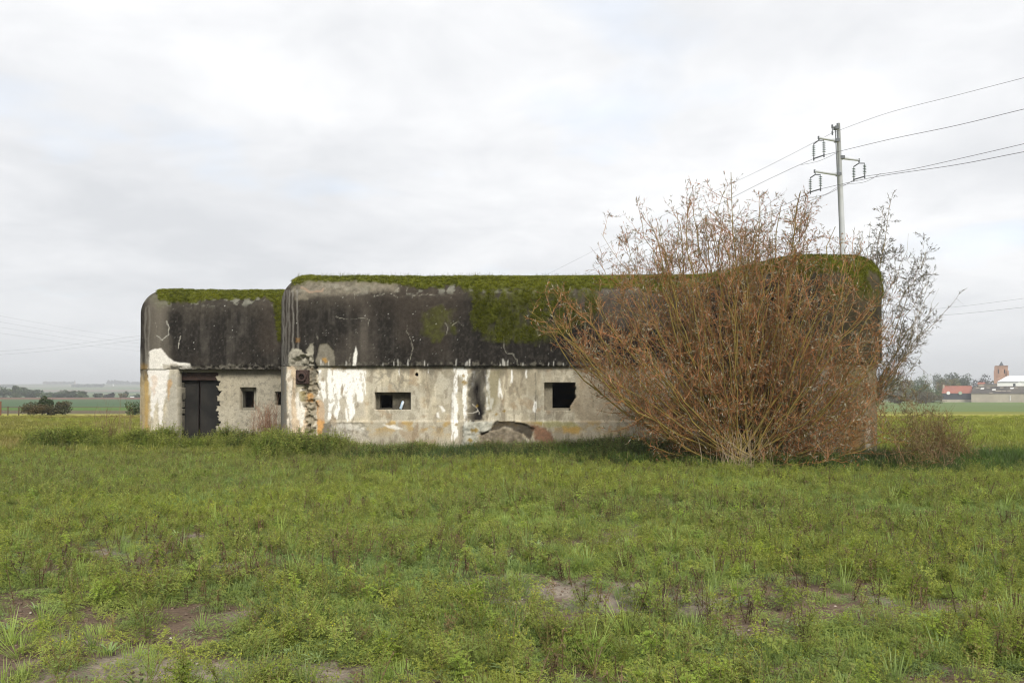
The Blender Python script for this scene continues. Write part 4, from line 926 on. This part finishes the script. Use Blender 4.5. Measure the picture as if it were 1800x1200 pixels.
willow('willow_sapling', (10.9, 19.8, 0), [(1600,722,60,30,12,17.5,19.8),(1645,745,35,35,9,17.5,19.5),(1600,785,60,30,8,17,19),(1570,745,30,45,8,17.5,19.5)], 'low brown-leaved willow sapling spreading over grass beside the bunker corner',
       front=False, n_sec=9, n_ter=5, n_leaf=9, lc=[(.22,.20,.07),(.27,.19,.10),(.16,.13,.06),(.20,.22,.08)], rstem=(.006,.012), tw=((.19,.11,.05),(.14,.08,.04)), base_r=.5)
# dry standing weeds
def dry_weed(name, base, hts, n, spread, label, col, nb=6, lean=.2):
    root = empty(name, base, label, 'dry weed'); b0 = np.array(base) + np.stack([rng.normal(0, spread, n), rng.normal(0, spread*.5, n), np.zeros(n)-.02], -1)
    d = np.stack([rng.normal(0, lean, n), rng.normal(0, lean, n), np.ones(n)], -1)
    P = grow(b0, d, rng.uniform(hts[0], hts[1], n), 7, .05, .02, False)
    t = rng.uniform(.3, 1, (n, nb)); sp, sg = sample(P, t); d2 = sg*.8 + rng.normal(0, .4, sg.shape); P2 = grow(sp, d2, rng.uniform(.08, .3, len(sp))*hts[1], 4, .1, .05, False)
    twig_mesh('stalks', [(P, np.full(n, .005), np.full(n, .002), col, tuple(c*.7 for c in col)), (P2, np.full(len(P2), .0025), np.full(len(P2), .0015), col, tuple(c*.6 for c in col))], root)
    t = rng.uniform(.1, 1, (len(P2), 3)); lp, lt = sample(P2, t); leaves_mesh('seed_heads', lp, lt, .025, .008, [col, tuple(c*.6 for c in col)], root); return root
dry_weed('dry_weed', W(470, 770, 25.1)*[1,1,0], (.7, 1.35), 70, .22, 'pinkish brown dry weeds standing before the small openings of the wing', (.30,.17,.11), 9, .12)
dry_weed('dry_weed', W(192, 772, 24.8)*[1,1,0], (.5, 1.15), 16, .22, 'dark brown dock stalks standing left of the bunker', (.13,.065,.04), 7, .2)
dry_weed('dry_weed', W(218, 772, 26.5)*[1,1,0], (.7, 1.5), 22, .45, 'tall thin straw-coloured stalks beside the left corner of the bunker', (.26,.19,.11), 4, .15)
dry_weed('dry_weed', W(120, 768, 31)*[1,1,0], (.4, .8), 26, .8, 'low reddish dead stalks in the field left of the bunker', (.17,.10,.05), 4, .3)
dry_weed('dry_weed', W(1620, 830, 18.2)*[1,1,0], (.3, .7), 40, .5, 'tan withered stalks in the grass below the right sapling', (.26,.17,.09), 4, .35)
dry_weed('dry_weed', W(1675, 815, 19.3)*[1,1,0], (.25, .5), 18, .3, 'small dark withered plant right of the sapling', (.10,.06,.04), 6, .35)
dry_weed('dry_weed', W(1300, 812, 18.2)*[1,1,0], (.35, .95), 46, .35, 'pale broken stalks standing at the foot of the big willow', (.34,.26,.17), 2, .3)
# ------------------------------------------------------------------ power line
AXX, KX = 22.9, .214                          # the line runs along X = AXX + (60 - Y) * KX
pole = empty('power_pole', (23.55, 60, 0), 'grey tapering steel power pole with three arms behind the willow', 'power pole')
top = W(1473.5, 217, 60); bot = np.array([23.62, 60, 0])
MB().tube([bot, bot+(top-bot)*.5, top], [.33, .22, .125], 12).build('shaft', M['galv'], pole, True)
cb = lambda y: bot+(top-bot)*((y)/(top[2]))
def pp(px, py, D=60): return W(px, py, D)
MB().tube([pp(1468.5,228,59.9), pp(1471.5,300,59.85), pp(1477.5,440,59.8), [23.3,59.7,.2]], .035, 5).build('earth_cable', M['galv_dark'], pole)
def arm(p0, p1, r0=.13, r1=.085):
    a = MB().tube([p0, p1], [r0, r1], 10).build('arm', M['galv'], pole, True)
    MB().box(tuple(p0-np.array([.14,.2,.11])), tuple(p0+np.array([.14,.2,.11]))).build('bracket', M['galv_dark'], a)
    MB().tube([p1+np.array([0,0,.1]), p1-np.array([0,0,.12])], .07, 8).build('end_cap', M['galv_dark'], a); return a
arm(pp(1471,247), pp(1439,242)); arm(pp(1480,277), pp(1510,281.5)); arm(pp(1474,306.5), pp(1432,301))
arm(pp(1470,225,59.95), pp(1463,222,59.9), .05, .05)
LD_ = np.array([-KX, 1, 0]); LD_ /= np.linalg.norm(LD_)
yokes = {}
def insulators(key, cx, ytop, y0, y1, label):
    pt = pp(cx, ytop); t = empty('insulator_pair', pt, label, 'insulator', 'insulator strings hanging from the power pole')
    MB().tube([pt+[0,0,.1], pt-[0,0,.12]], .03, 6).build('hanger', M['galv_dark'], t)
    dx = .20; dyk = .9
    offs = [np.array([-dx, dyk*.5, 0]), np.array([dx, -dyk*.5, 0])]
    zt = pt[2]-.25; zb = EYE + (pp(cx, y1)[2]-EYE)
    MB().tube([pt+offs[0]+[0,0,-.25], pt+[0,0,-.12], pt+offs[1]+[0,0,-.25]], .04, 6).build('yoke', M['galv_dark'], t)
    ends = []
    for o in offs:
        a = pt+o+np.array([0,0,-.25]); n = 6; h = (a[2]-zb-.25)/n
        s_ = MB().tube([a, [a[0],a[1],zb]], .022, 5).build('string', M['galv_dark'], t)
        for k in range(n):
            z = a[2]-.15-h*k; MB().tube([(a[0],a[1],z+.03),(a[0],a[1],z),(a[0],a[1],z-.02)], [.04,.125,.08], 10).build('disc', M['glass_ins'], s_)
        MB().tube([(a[0],a[1],zb+.12),(a[0],a[1],zb-.14)], .05, 6).build('clamp', M['galv_dark'], t); ends.append(np.array([a[0], a[1], zb]))
    MB().tube([ends[0], ends[1]], .045, 6).build('yoke', M['galv_dark'], t)
    yokes[key] = ends
insulators('a', 1439, 244, 250, 276, 'pair of disc insulator strings under the top left arm of the pole')
insulators('b', 1510, 284, 288, 313, 'pair of disc insulator strings under the right arm of the pole')
insulators('c', 1433, 304, 310, 335, 'pair of disc insulator strings under the lowest left arm of the pole')
pt = pp(1463, 224, 59.9); t = empty('earth_clamp', pt, 'short suspension clamp at the very top of the pole', 'clamp')
MB().tube([pt, pt-[0,0,.5]], .04, 6).build('link', M['galv_dark'], t); MB().tube([pt-[0,0,.3], pt-[0,0,.55]], [.07,.05], 8).build('clamp_body', M['galv_dark'], t)
def onl(px, py, xo=0):                        # point of the photograph on the vertical plane of the line, shifted by xo
    a = (px-900)/1500.; D = (AXX+xo+60*KX)/(a+KX); return W(px, py, D)
def spline(pts, n=24):
    pts = [Vector(p) for p in pts]; out = []
    for i in range(len(pts)-1):
        p0 = pts[max(i-1,0)]; p1 = pts[i]; p2 = pts[i+1]; p3 = pts[min(i+2, len(pts)-1)]
        for k in range(n):
            t = k/n; out.append(.5*((2*p1)+(p2-p0)*t+(2*p0-5*p1+4*p2-p3)*t*t+(3*p1-p0-3*p2+p3)*t**3))
    return out + [pts[-1]]
def wire(pts, label, r=.014, group=None):
    o = MB().tube(spline(pts, 10), r, 5).build('power_line', M['wire']); tag(o, label, 'power line', group)
def ext(p, q, k):  return q + (q-p)*k
g = [onl(1000,463), onl(1180,372), onl(1330,302), pt-np.array([0,0,.4])]
wire([ext(g[1], g[0], 1.2)]+g, 'thin topmost wire falling left from the pole top', .012)
g = [pt-np.array([0,0,.4]), onl(1560,199), onl(1680,168), onl(1800,137)]; wire(g+[ext(g[2], g[3], 2)], 'thin topmost wire rising right from the pole top', .012)
ya, yb, yc = yokes['a'], yokes['b'], yokes['c']
xa = ya[1][0]-AXX
g = [onl(1080,455,xa), onl(1290,346,xa), onl(1375,304,xa), ya[0]]; wire([ext(g[1], g[0], 1.5)]+g, 'wire falling left from the upper left insulators', .016)
g = [ya[1], onl(1560,246,xa), onl(1680,221,xa), onl(1800,192,xa)]; wire(g+[ext(g[2], g[3], 2)], 'second wire from the top on the right of the pole', .016)
xb = yb[1][0]-AXX; xc = yc[1][0]-AXX
g = [onl(1180,435,xb), onl(1405,360,xb), onl(1480,328,xb), yb[0]]; wire([ext(g[1], g[0], 1.5)]+g, 'lowest wire falling left from the right arm insulators', .016)
g = [yb[1], onl(1600,298,xb), onl(1700,276,xb), onl(1800,253,xb)]; wire(g+[ext(g[2], g[3], 2)], 'third wire from the top on the right of the pole', .016)
g = [onl(1180,440,xc), onl(1320,386,xc), onl(1405,348,xc), yc[0]]; wire([ext(g[1], g[0], 1.5)]+g, 'wire falling left from the lowest left insulators', .016)
g = [yc[1], onl(1540,311,xc), onl(1680,290,xc), onl(1800,267,xc)]; wire(g+[ext(g[2], g[3], 2)], 'lowest wire on the right of the pole', .016)
wire([onl(1408,290,xa), onl(1440,283,xa), pp(1473,268,59.7)], 'slack jumper wire left of the pole below the top arm', .012)
wire([onl(1408,350,xc), onl(1450,342,xc), pp(1479,326,59.7), onl(1520,320,xb), onl(1548,305,xb)], 'slack jumper wire looping past the pole below the right arm', .012)
for i, (a, b) in enumerate([((-60,545),(300,602)), ((-60,556),(300,610)), ((-60,566),(300,616)), ((-60,577),(300,622))]):
    p, q = W(*a, 150), W(*b, 260); wire([p+(p-q)*.6, p, (p+q)/2-np.array([0,0,.5]), q, q+(q-p)*.5], ['highest','second highest','third highest','lowest'][i]+' of four faint wires sloping down in the sky left of the bunker', .010)
for i, (a, b) in enumerate([((-60,622),(300,583)), ((-60,628),(300,590))]):
    p, q = W(*a, 220), W(*b, 160); wire([p+(p-q)*.5, p, (p+q)/2-np.array([0,0,.5]), q, q+(q-p)*.3], ['upper','lower'][i]+' of two faint wires rising towards the bunker left corner', .013)
for i, (a, b) in enumerate([((1560,549),(1860,517)), ((1560,559),(1860,534))]):
    p, q = W(*a, 170), W(*b, 110); wire([p+(p-q)*.2, p, (p+q)/2-np.array([0,0,.3]), q, q+(q-p)*.5], ['upper','lower'][i]+' of two faint wires in the sky right of the willow', .014+.004*i)

# ------------------------------------------------------------------ far trees
CROWN = leaf_mat('crown_leaf', (0,0,0), (0,0,0), .25, mode='OBJ')
TRUNK = surf_mat('tree_bark', (.09,.075,.055), nscale=4)
def gz(X, D): return float(zfar(X, D)) if D > 64 else float(zground(X, D))
def crown_geo(c, rx, ry, rz, n, leaf, cols, lumps=15):
    c = np.array(c); pts = []; cc = []
    cs = [(c + np.array([rx, ry, rz])*rng.normal(0, .40, 3).clip(-.62,.62), R(.30,.55)) for _ in range(lumps)] + [(c, .7)]
    for q, s in cs:
        k = int(n/len(cs)); v = rng.normal(0, 1, (k, 3)); v /= np.linalg.norm(v, axis=1, keepdims=True); v *= rng.uniform(.55, 1.05, (k, 1))
        pts.append(q + v*np.array([rx, ry, rz])*s); cl_ = np.array(cols[rng.integers(0, len(cols))])*R(.75,1.25); cc.append(cl_*rng.uniform(.7,1.3,(k,1)))
    p = np.concatenate(pts); cc = np.concatenate(cc); k = len(p)
    a = rng.normal(0, 1, (k, 3)); a /= np.linalg.norm(a, axis=1, keepdims=True); b = np.cross(a, rng.normal(0, 1, (k, 3))); b /= np.linalg.norm(b, axis=1, keepdims=True); a *= leaf*rng.uniform(.5,1.2,(k,1)); b *= leaf*rng.uniform(.4,1,(k,1))
    V = np.stack([p-a, p-b*.8, p+a, p+b*.8], 1).reshape(-1, 3); return V, np.arange(4*k).reshape(k, 4), np.repeat(cc, 4, 0)
GREEN = [(.065,.10,.03),(.085,.12,.035),(.05,.075,.03)]; BLUE = [(.055,.08,.045),(.07,.095,.05)]; OLIVE = [(.17,.15,.04),(.19,.12,.04),(.12,.13,.04)]; BROWN = [(.12,.11,.07),(.15,.13,.08)]; DARK = [(.03,.035,.028),(.04,.04,.035)]
def tree(px0, px1, ytop, ybase, D, cols, label, group, n=900, name='tree', cat='tree', trunk=True, leaf=None):
    p = W((px0+px1)/2, ybase, D); X = float(p[0]); z0 = gz(X, D); zt = float(W(px0, ytop, D)[2]); hw = (px1-px0)/2/1500*D*1.08; h = max(zt-z0, 1)
    t = empty(name, (X, D, z0), label, cat, group); rz = h*.52; cz = z0+h-rz
    V, F, C = crown_geo((X, D, cz), hw, hw*.9, rz, int(n*2.2), leaf or max(.10, D*.0009), cols)
    V[:,2] = np.maximum(V[:,2], z0+.02)
    link('crown', make_mesh('crown', V, F, CROWN, col=C), t)
    if trunk:
        m = MB().tube([(X, D, z0-.2), (X+R(-.1,.1), D, z0+h*.3), (X+R(-.2,.2), D, z0+h*.75)], [h*.035, h*.025, h*.008], 7)
        for k in range(4):
            a = R(0, 2*PI); m.tube([(X, D, z0+h*R(.2,.4)), (X+math.cos(a)*hw*.6, D+math.sin(a)*hw*.6, z0+h*R(.6,.8))], [h*.014, h*.004], 5)
        m.build('trunk', TRUNK, t)
G1 = 'trees of the far hedgerow across the left fields'
hr = [(-40,25,676,G1),(-10,22,679,0),(18,40,679,0),(20,36,677,0),(38,58,684,0),(44,68,683,0),(68,90,688,0),(88,108,688,0),(104,128,686,0),(120,136,690,0)]
desc = ['large tree cut by the left edge of the photo, in the far hedgerow','dark round tree beside the left edge in the far hedgerow','low hazy tree second in the far hedgerow','tall round-topped tree standing proud of the left hedgerow','broad low tree left of the hedgerow gap','greyish tree at the right end of the tall hedgerow stretch','dark low tree right of the hedgerow dip','hazy bush-like tree midway along the lower hedgerow','taller tip-topped tree ending the lower hedgerow','small scrubby tree trailing the hedgerow end']
for i, (a, b_, y, _) in enumerate(hr): tree(a-3, b_+3, y, 699, 430+R(-15,15), BLUE if i % 3 else GREEN, desc[i], G1, 700)
for a, b_, y, c, l in [(137,155,687,GREEN,'round hazy tree in the fields right of the hedgerow'),(164,180,690,BLUE,'small dark tree second from right of the far hedgerow'),(184,202,690,DARK,'dark dome-shaped tree in the middle of the far fields'),(210,226,691,OLIVE,'brownish tree nearest the bunker left edge in the far fields'),(216,226,685,BLUE,'small tree on the rise behind the brownish one'),(234,247,692,BLUE,'small dark tree touching the bunker left outline')]:
    tree(a, b_, y, 698, 420+R(-10,10), c, l, 'single trees in the far left fields', 450)
G2 = 'trees around the village on the right'
for a, b_, y, yb, D, c, l in [(1540,1592,651,704,330,GREEN,'green tree touching the right outline of the bunker'),(1562,1605,662,704,300,OLIVE,'yellowish green tree behind the sapling'),(1598,1640,652,704,380,GREEN,'round green tree left of the blue-green grove'),(1590,1650,668,706,290,GREEN,'low green tree behind the low sapling'),(1640,1672,655,704,460,BLUE,'left tree of the blue-green grove above the red roof'),(1662,1690,653,704,465,BLUE,'middle tree of the blue-green grove above the red roof'),(1680,1708,654,704,470,BLUE,'right tree of the blue-green grove above the red roof'),
        (1648,1672,664,700,425,OLIVE,'autumn orange tree left behind the red roof'),(1668,1690,664,700,427,OLIVE,'olive tree behind the middle of the red roof'),(1686,1704,668,700,429,GREEN,'green tree behind the right part of the red roof'),(1706,1738,659,702,470,DARK,'dark purple-grey domed tree left of the church tower'),(1728,1748,668,702,500,BROWN,'bare grey tree at the foot of the church tower'),(1795,1825,666,700,400,DARK,'dark tree at the right edge of the photo'),(1560,1600,690,706,240,BROWN,'brown scrub behind the sapling at left'),(1598,1655,686,707,235,BROWN,'brown scrub between sapling and red-roofed house')]:
    tree(a, b_, y, yb, D, c, l, G2, 1100)
# bushes on the field edge at left
tree(69, 94, 698, 729, 63.5, [(.03,.05,.015),(.045,.065,.02)], 'dark green round bush standing on the left field edge', None, 1600, 'bush', 'bush', False, .07)
tree(88, 127, 709, 731, 63, [(.06,.065,.03),(.08,.07,.035)], 'spreading brownish green bush right of the dark round one', None, 1300, 'bush', 'bush', False, .07)
tree(36, 100, 714, 730, 62.6, [(.08,.07,.03),(.10,.075,.035),(.06,.06,.025)], 'low reddish bramble mound below the round bush', None, 1900, 'bramble', 'bramble', False, .07)
tree(222, 252, 721, 731, 63, GREEN, 'low green bush against the bunker left outline', None, 500, 'bush', 'bush', False, .07)
# fence on the left edge
fp = W(16, 729, 62); fe = empty('wire_fence', (fp[0], 62, 0), 'low wire fence with wooden posts at the left edge of the field', 'fence')
WOOD = surf_mat('fence_wood', (.10,.075,.05), nscale=8); REDW = surf_mat('red_brown_wood', (.17,.075,.045), nscale=8)
for x, y, mt, r in [(1,705,REDW,.07),(14,714,WOOD,.045),(33,715,WOOD,.05),(-18,712,WOOD,.05),(-40,712,WOOD,.05)]:
    a = W(x, y, 62); MB().tube([(a[0], 62, -.1), (a[0], 62, a[2])], [r, r*.85], 7).build('post', mt, fe)
for y in (716, 720, 724):
    a = W(-60, y, 62); b_ = W(34, y, 62); MB().tube([a, b_], .008, 4).build('fence_wire', M['wire'], fe)

# ------------------------------------------------------------------ village
BRICK = surf_mat('tower_brick', (.38,.23,.16), c2=(.31,.19,.14), nscale=.8, bump=0); SLATE = surf_mat('slate', (.08,.09,.10), nscale=1, bump=0)
WHITE = surf_mat('white_sheet', (.78,.78,.77), c2=(.68,.69,.70), nscale=.4, namp=.06, bump=0); TILE = surf_mat('red_tile', (.33,.125,.09), c2=(.28,.12,.09), nscale=.6, namp=.15, bump=0)
DKB = surf_mat('dark_boards', (.06,.065,.075), nscale=.5, bump=0); STONE = surf_mat('pale_brick', (.40,.36,.29), c2=(.33,.29,.24), nscale=.5, namp=.12, bump=0); DROOF = surf_mat('dark_roof', (.075,.07,.065), c2=(.11,.10,.085), nscale=.5, bump=0); PANE = surf_mat('dark_opening', (.03,.03,.035), bump=0)
TH = [0.0]                                   # heading of the building being built: its front faces the field
def aim(px): TH[0] = math.atan((px-900)/1500.)
def LW(px, py, D):                           # point in the building's own frame (along the front, depth, height)
    x, y, z = ray(px, py); c, s_ = math.cos(TH[0]), math.sin(TH[0]); t = D/(x*s_+y*c)
    return np.array([(x*c-y*s_)*t, D, EYE+z*t])
def rotb(m):
    c, s_ = math.cos(TH[0]), math.sin(TH[0])
    m.v = [np.stack([v[:,0]*c+v[:,1]*s_, -v[:,0]*s_+v[:,1]*c, v[:,2]], -1) for v in m.v]; return m
def fbox(name, x0, x1, y0, y1, D, dep, mat, parent, ybase=None):
    a = LW(x0, y1, D); b = LW(x1, y0, D)
    return rotb(MB().box((a[0], D, a[2]), (b[0], D+dep, b[2]))).build(name, mat, parent)
def roofm(name, x0, x1, yr, ye, D, dep, mat, parent, inset0=0, inset1=0, over=.25):
    a = LW(x0, ye, D); b = LW(x1, ye, D); r = LW(x0, yr, D)[2]; z = a[2]; i0 = inset0/1500*D; i1 = inset1/1500*D
    x0, x1 = a[0]-over, b[0]+over; m = MB()
    m.add([(x0,D-over,z),(x1,D-over,z),(x1-i1,D+dep/2,r),(x0+i0,D+dep/2,r),(x0,D+dep+over,z),(x1,D+dep+over,z)], [(0,1,2,3),(5,4,3,2),(0,3,4),(1,5,2),(0,4,5,1)]); return rotb(m).build(name, mat, parent)
def place(name, x, D, label, cat, group=None):
    aim(x); p = LW(x, 705, D); m = MB(); m.v = [np.array([p])]; p = rotb(m).v[0][0]
    return empty(name, (p[0], p[1], gz(float(p[0]), float(p[1]))), label, cat, group)
tw_ = place('church_tower', 1760, 480, 'square brick church tower with small slate pyramid roof', 'church tower')
fbox('wall', 1749, 1771.5, 643.5, 712, 480, 7, BRICK, tw_); fbox('parapet', 1748.6, 1772, 642.2, 643.4, 479.8, 7.4, BRICK, tw_)
for x in (1747.8, 1770.8): fbox('buttress', x, x+2.4, 651, 712, 479.3, 1.5, BRICK, tw_)
a = LW(1754.8, 643, 481); b_ = LW(1765.6, 643, 481); ap = LW(1760.2, 634.6, 481); m = MB()
m.add([(a[0],481,a[2]-.4),(b_[0],481,a[2]-.4),(b_[0],485,a[2]-.4),(a[0],485,a[2]-.4),(ap[0],483,ap[2])], [(0,1,4),(1,2,4),(2,3,4),(3,0,4),(0,3,2,1)]); rotb(m).build('spire', SLATE, tw_)
for x in (1754.2, 1765): fbox('window', x, x+1.8, 649, 656, 479.93, .3, PANE, tw_)
wb = place('white_barn', 1776, 450, 'large white metal barn beside the church tower', 'barn')
fbox('wall', 1753, 1794, 671, 706, 450, 22, WHITE, wb); roofm('roof', 1753, 1812, 660, 671, 450, 22, surf_mat('white_roof', (.74,.75,.77), nscale=.3, namp=.05, bump=0), wb, 14, 0)
fbox('wall', 1794.3, 1812, 668, 706, 450.2, 21.8, WHITE, wb)
fbox('gutter', 1753, 1790, 670.6, 671.5, 449.6, .12, SLATE, wb)
fbox('door', 1781, 1785, 674, 684, 449.93, .3, DKB, wb)
rh = place('red_roofed_house', 1683, 410, 'low house with long red tiled roof and dark boarded front', 'house')
fbox('wall', 1657, 1707, 691, 702, 410, 9, DKB, rh); roofm('roof', 1656.5, 1708, 678, 691, 410, 9, TILE, rh, 2, 0)
fbox('plinth', 1656, 1707.5, 702, 707, 409.9, 9.2, STONE, rh); fbox('chimney', 1657.4, 1660, 675.5, 682, 413, 1, STONE, rh)
for x in (1667, 1688):
    p = LW(x, 690.5, 409.7); m = MB(); m.tube([(p[0], 409.4, p[2]), (p[0], 410.6, p[2]), (p[0], 411.4, p[2]+.2)], [.75, .7, .2], 8); rotb(m).build('dormer', WHITE if x < 1670 else surf_mat('pale_green', (.35,.42,.33), bump=0), rh)
br_ = place('long_barn', 1755, 408, 'long low pale brick barn with dark patched roof', 'barn')
fbox('wall', 1707.5, 1830, 691.5, 708, 406, 12, STONE, br_); lr = roofm('roof', 1707.5, 1830, 678.5, 691.5, 406, 12, DROOF, br_, 4, 0)
for x, y in [(1726.5,683.5),(1747,685.5),(1779,683),(1718,682),(1737,681.5),(1761,681.5),(1752,687),(1765,687),(1787,681.5),(1774,687),(1757,687.2),(1742,690.5)]:
    zz = LW(x, y, 406)[2]; zr = LW(x, 678.5, 406)[2]; ze = LW(x, 691.5, 406)[2]; tt = (zz-ze)/(zr-ze); p = LW(x, y, 406); yy = 405.75+6.25*tt
    pr = .12 if y not in (683.5, 685.5, 683) else .3; m = MB(); m.add([(p[0]-.7, yy-.12, zz), (p[0]+.6, yy-.12, zz), (p[0]+.75, yy+.2, zz+pr*1.2+.1), (p[0]-.55, yy+.2, zz+pr*1.2+.1)], [(0,1,2,3)]); rotb(m).build('roof_patch', WHITE if pr > .2 else STONE, lr)
for x in (1775.3,): fbox('downpipe', x, x+1, 695, 704, 405.8, .15, WHITE, br_)
sh = place('small_red_house', 1725, 440, 'small distant house with faded red roof left of the barn', 'house')
fbox('wall', 1720, 1730, 674.5, 700, 440, 6, STONE, sh); roofm('roof', 1719, 1731.5, 671.5, 675, 440, 6, TILE, sh, 1, 1)
lw_ = place('low_building', 1742, 430, 'low grey-roofed building in front of the tower base', 'building')
fbox('wall', 1731, 1752, 676.5, 704, 430, 8, STONE, lw_); roofm('roof', 1731, 1752, 674, 677, 430, 8, DROOF, lw_)
for a, b_, y, l in [(1655,1712,704,'low dark hedge in front of the red-roofed house'),(1710,1762,704.5,'low dark hedge in front of the long barn'),(1757,1798,700,'rounded green shrubs against the long barn wall')]:
    tree(a, b_, y, 707, 398, DARK if y > 702 else GREEN, l, None, 600, 'hedge', 'hedge', False)
# far hillside, left
G3 = 'houses on the hazy hill at left'
for k, (x0, x1, yr, ye, yb, c, l) in enumerate([(98,104,680,681.5,684,TILE,'small pinkish house low on the hazy hill'),(124,127.5,679.5,681,683,SLATE,'small pale house right of the hilltop spire'),(153,157,674.5,676,678.5,SLATE,'white gabled house on the ridge of the hazy hill'),(198,200.5,674,675,677,SLATE,'tiny white house below the right hill wood'),(229,236,695.5,696.5,698.5,SLATE,'white shed between the far trees at right')]):
    D = 2300 if k < 4 else 425; t = place('far_house', (x0+x1)/2, D, l, 'house', G3); fbox('wall', x0, x1, ye, yb+4, D, (x1-x0)/1500*D*.7, WHITE, t); roofm('roof', x0, x1, yr, ye, D, (x1-x0)/1500*D*.7, c, t)
t = place('hill_church', 131, 2500, 'hazy church spire rising from trees on the left hill', 'church'); fbox('tower', 130.2, 132.8, 671, 682, 2500, 4, STONE, t); fbox('nave', 120, 130, 676, 684, 2500, 12, STONE, t)
a = LW(130.2, 671, 2500); b_ = LW(132.8, 671, 2500); ap = LW(131.5, 667, 2500); m = MB(); m.add([(a[0],2500,a[2]),(b_[0],2500,a[2]),(b_[0],2504,a[2]),(a[0],2504,a[2]),(ap[0],2502,ap[2])], [(0,1,4),(1,2,4),(2,3,4),(3,0,4)]); rotb(m).build('spire', SLATE, t)
def far_wood(px0, px1, yt0, yt1, D, cols, label, n=22):
    Vs = []; Fs = []; Cs = []; c0 = 0
    for k in range(n):
        t = (k+R(0,1))/n; x = px0+(px1-px0)*t; d = D+R(-60,60); p = W(x, 690, d); z0 = float(zfar(p[0], d)); zt = float(W(x, yt0+(yt1-yt0)*t+R(-1.0,1.6), d)[2]); h = max(zt-z0, 6); hw = (px1-px0)/n/1500*d*R(.8,1.5)
        V, F, C = crown_geo((p[0], d, z0+h*.5), hw, hw, h*.55, 160, D*.0011, cols, 4); Vs.append(V); Fs.append(F+c0); c0 += len(V); Cs.append(C)
    o = link('far_wood', make_mesh('far_wood', np.concatenate(Vs), np.concatenate(Fs), CROWN, col=np.concatenate(Cs))); tag(o, label, None, None, 'stuff')
far_wood(76, 112, 670, 672, 2650, BROWN, 'pale hazy wood on the crest of the left hill')
far_wood(112, 130, 671, 674, 2600, BLUE, 'hazy trees around the hilltop church')
far_wood(126, 180, 677, 678, 1900, BLUE, 'blue-grey wood across the middle of the hill slope', 26)
far_wood(189, 250, 667.5, 673, 2500, BLUE, 'hazy straight-topped wood on the right of the left hill', 26)
far_wood(-60, 30, 682, 684, 1900, BLUE, 'low hazy trees at the left edge below the hill', 18)

# ------------------------------------------------------------------ haze
hm, t = new_mat('haze'); o = t.nodes.new('ShaderNodeOutputMaterial'); pv = t.nodes.new('ShaderNodeVolumePrincipled')
pv.inputs['Color'].default_value = (.93,.96,1,1); pv.inputs['Density'].default_value = .0005; pv.inputs['Anisotropy'].default_value = .1; t.links.new(pv.outputs[0], o.inputs['Volume'])
hb = MB().box((-4200,-320,-9), (4200,4300,75)).build('haze', hm); tag(hb, kind='stuff')
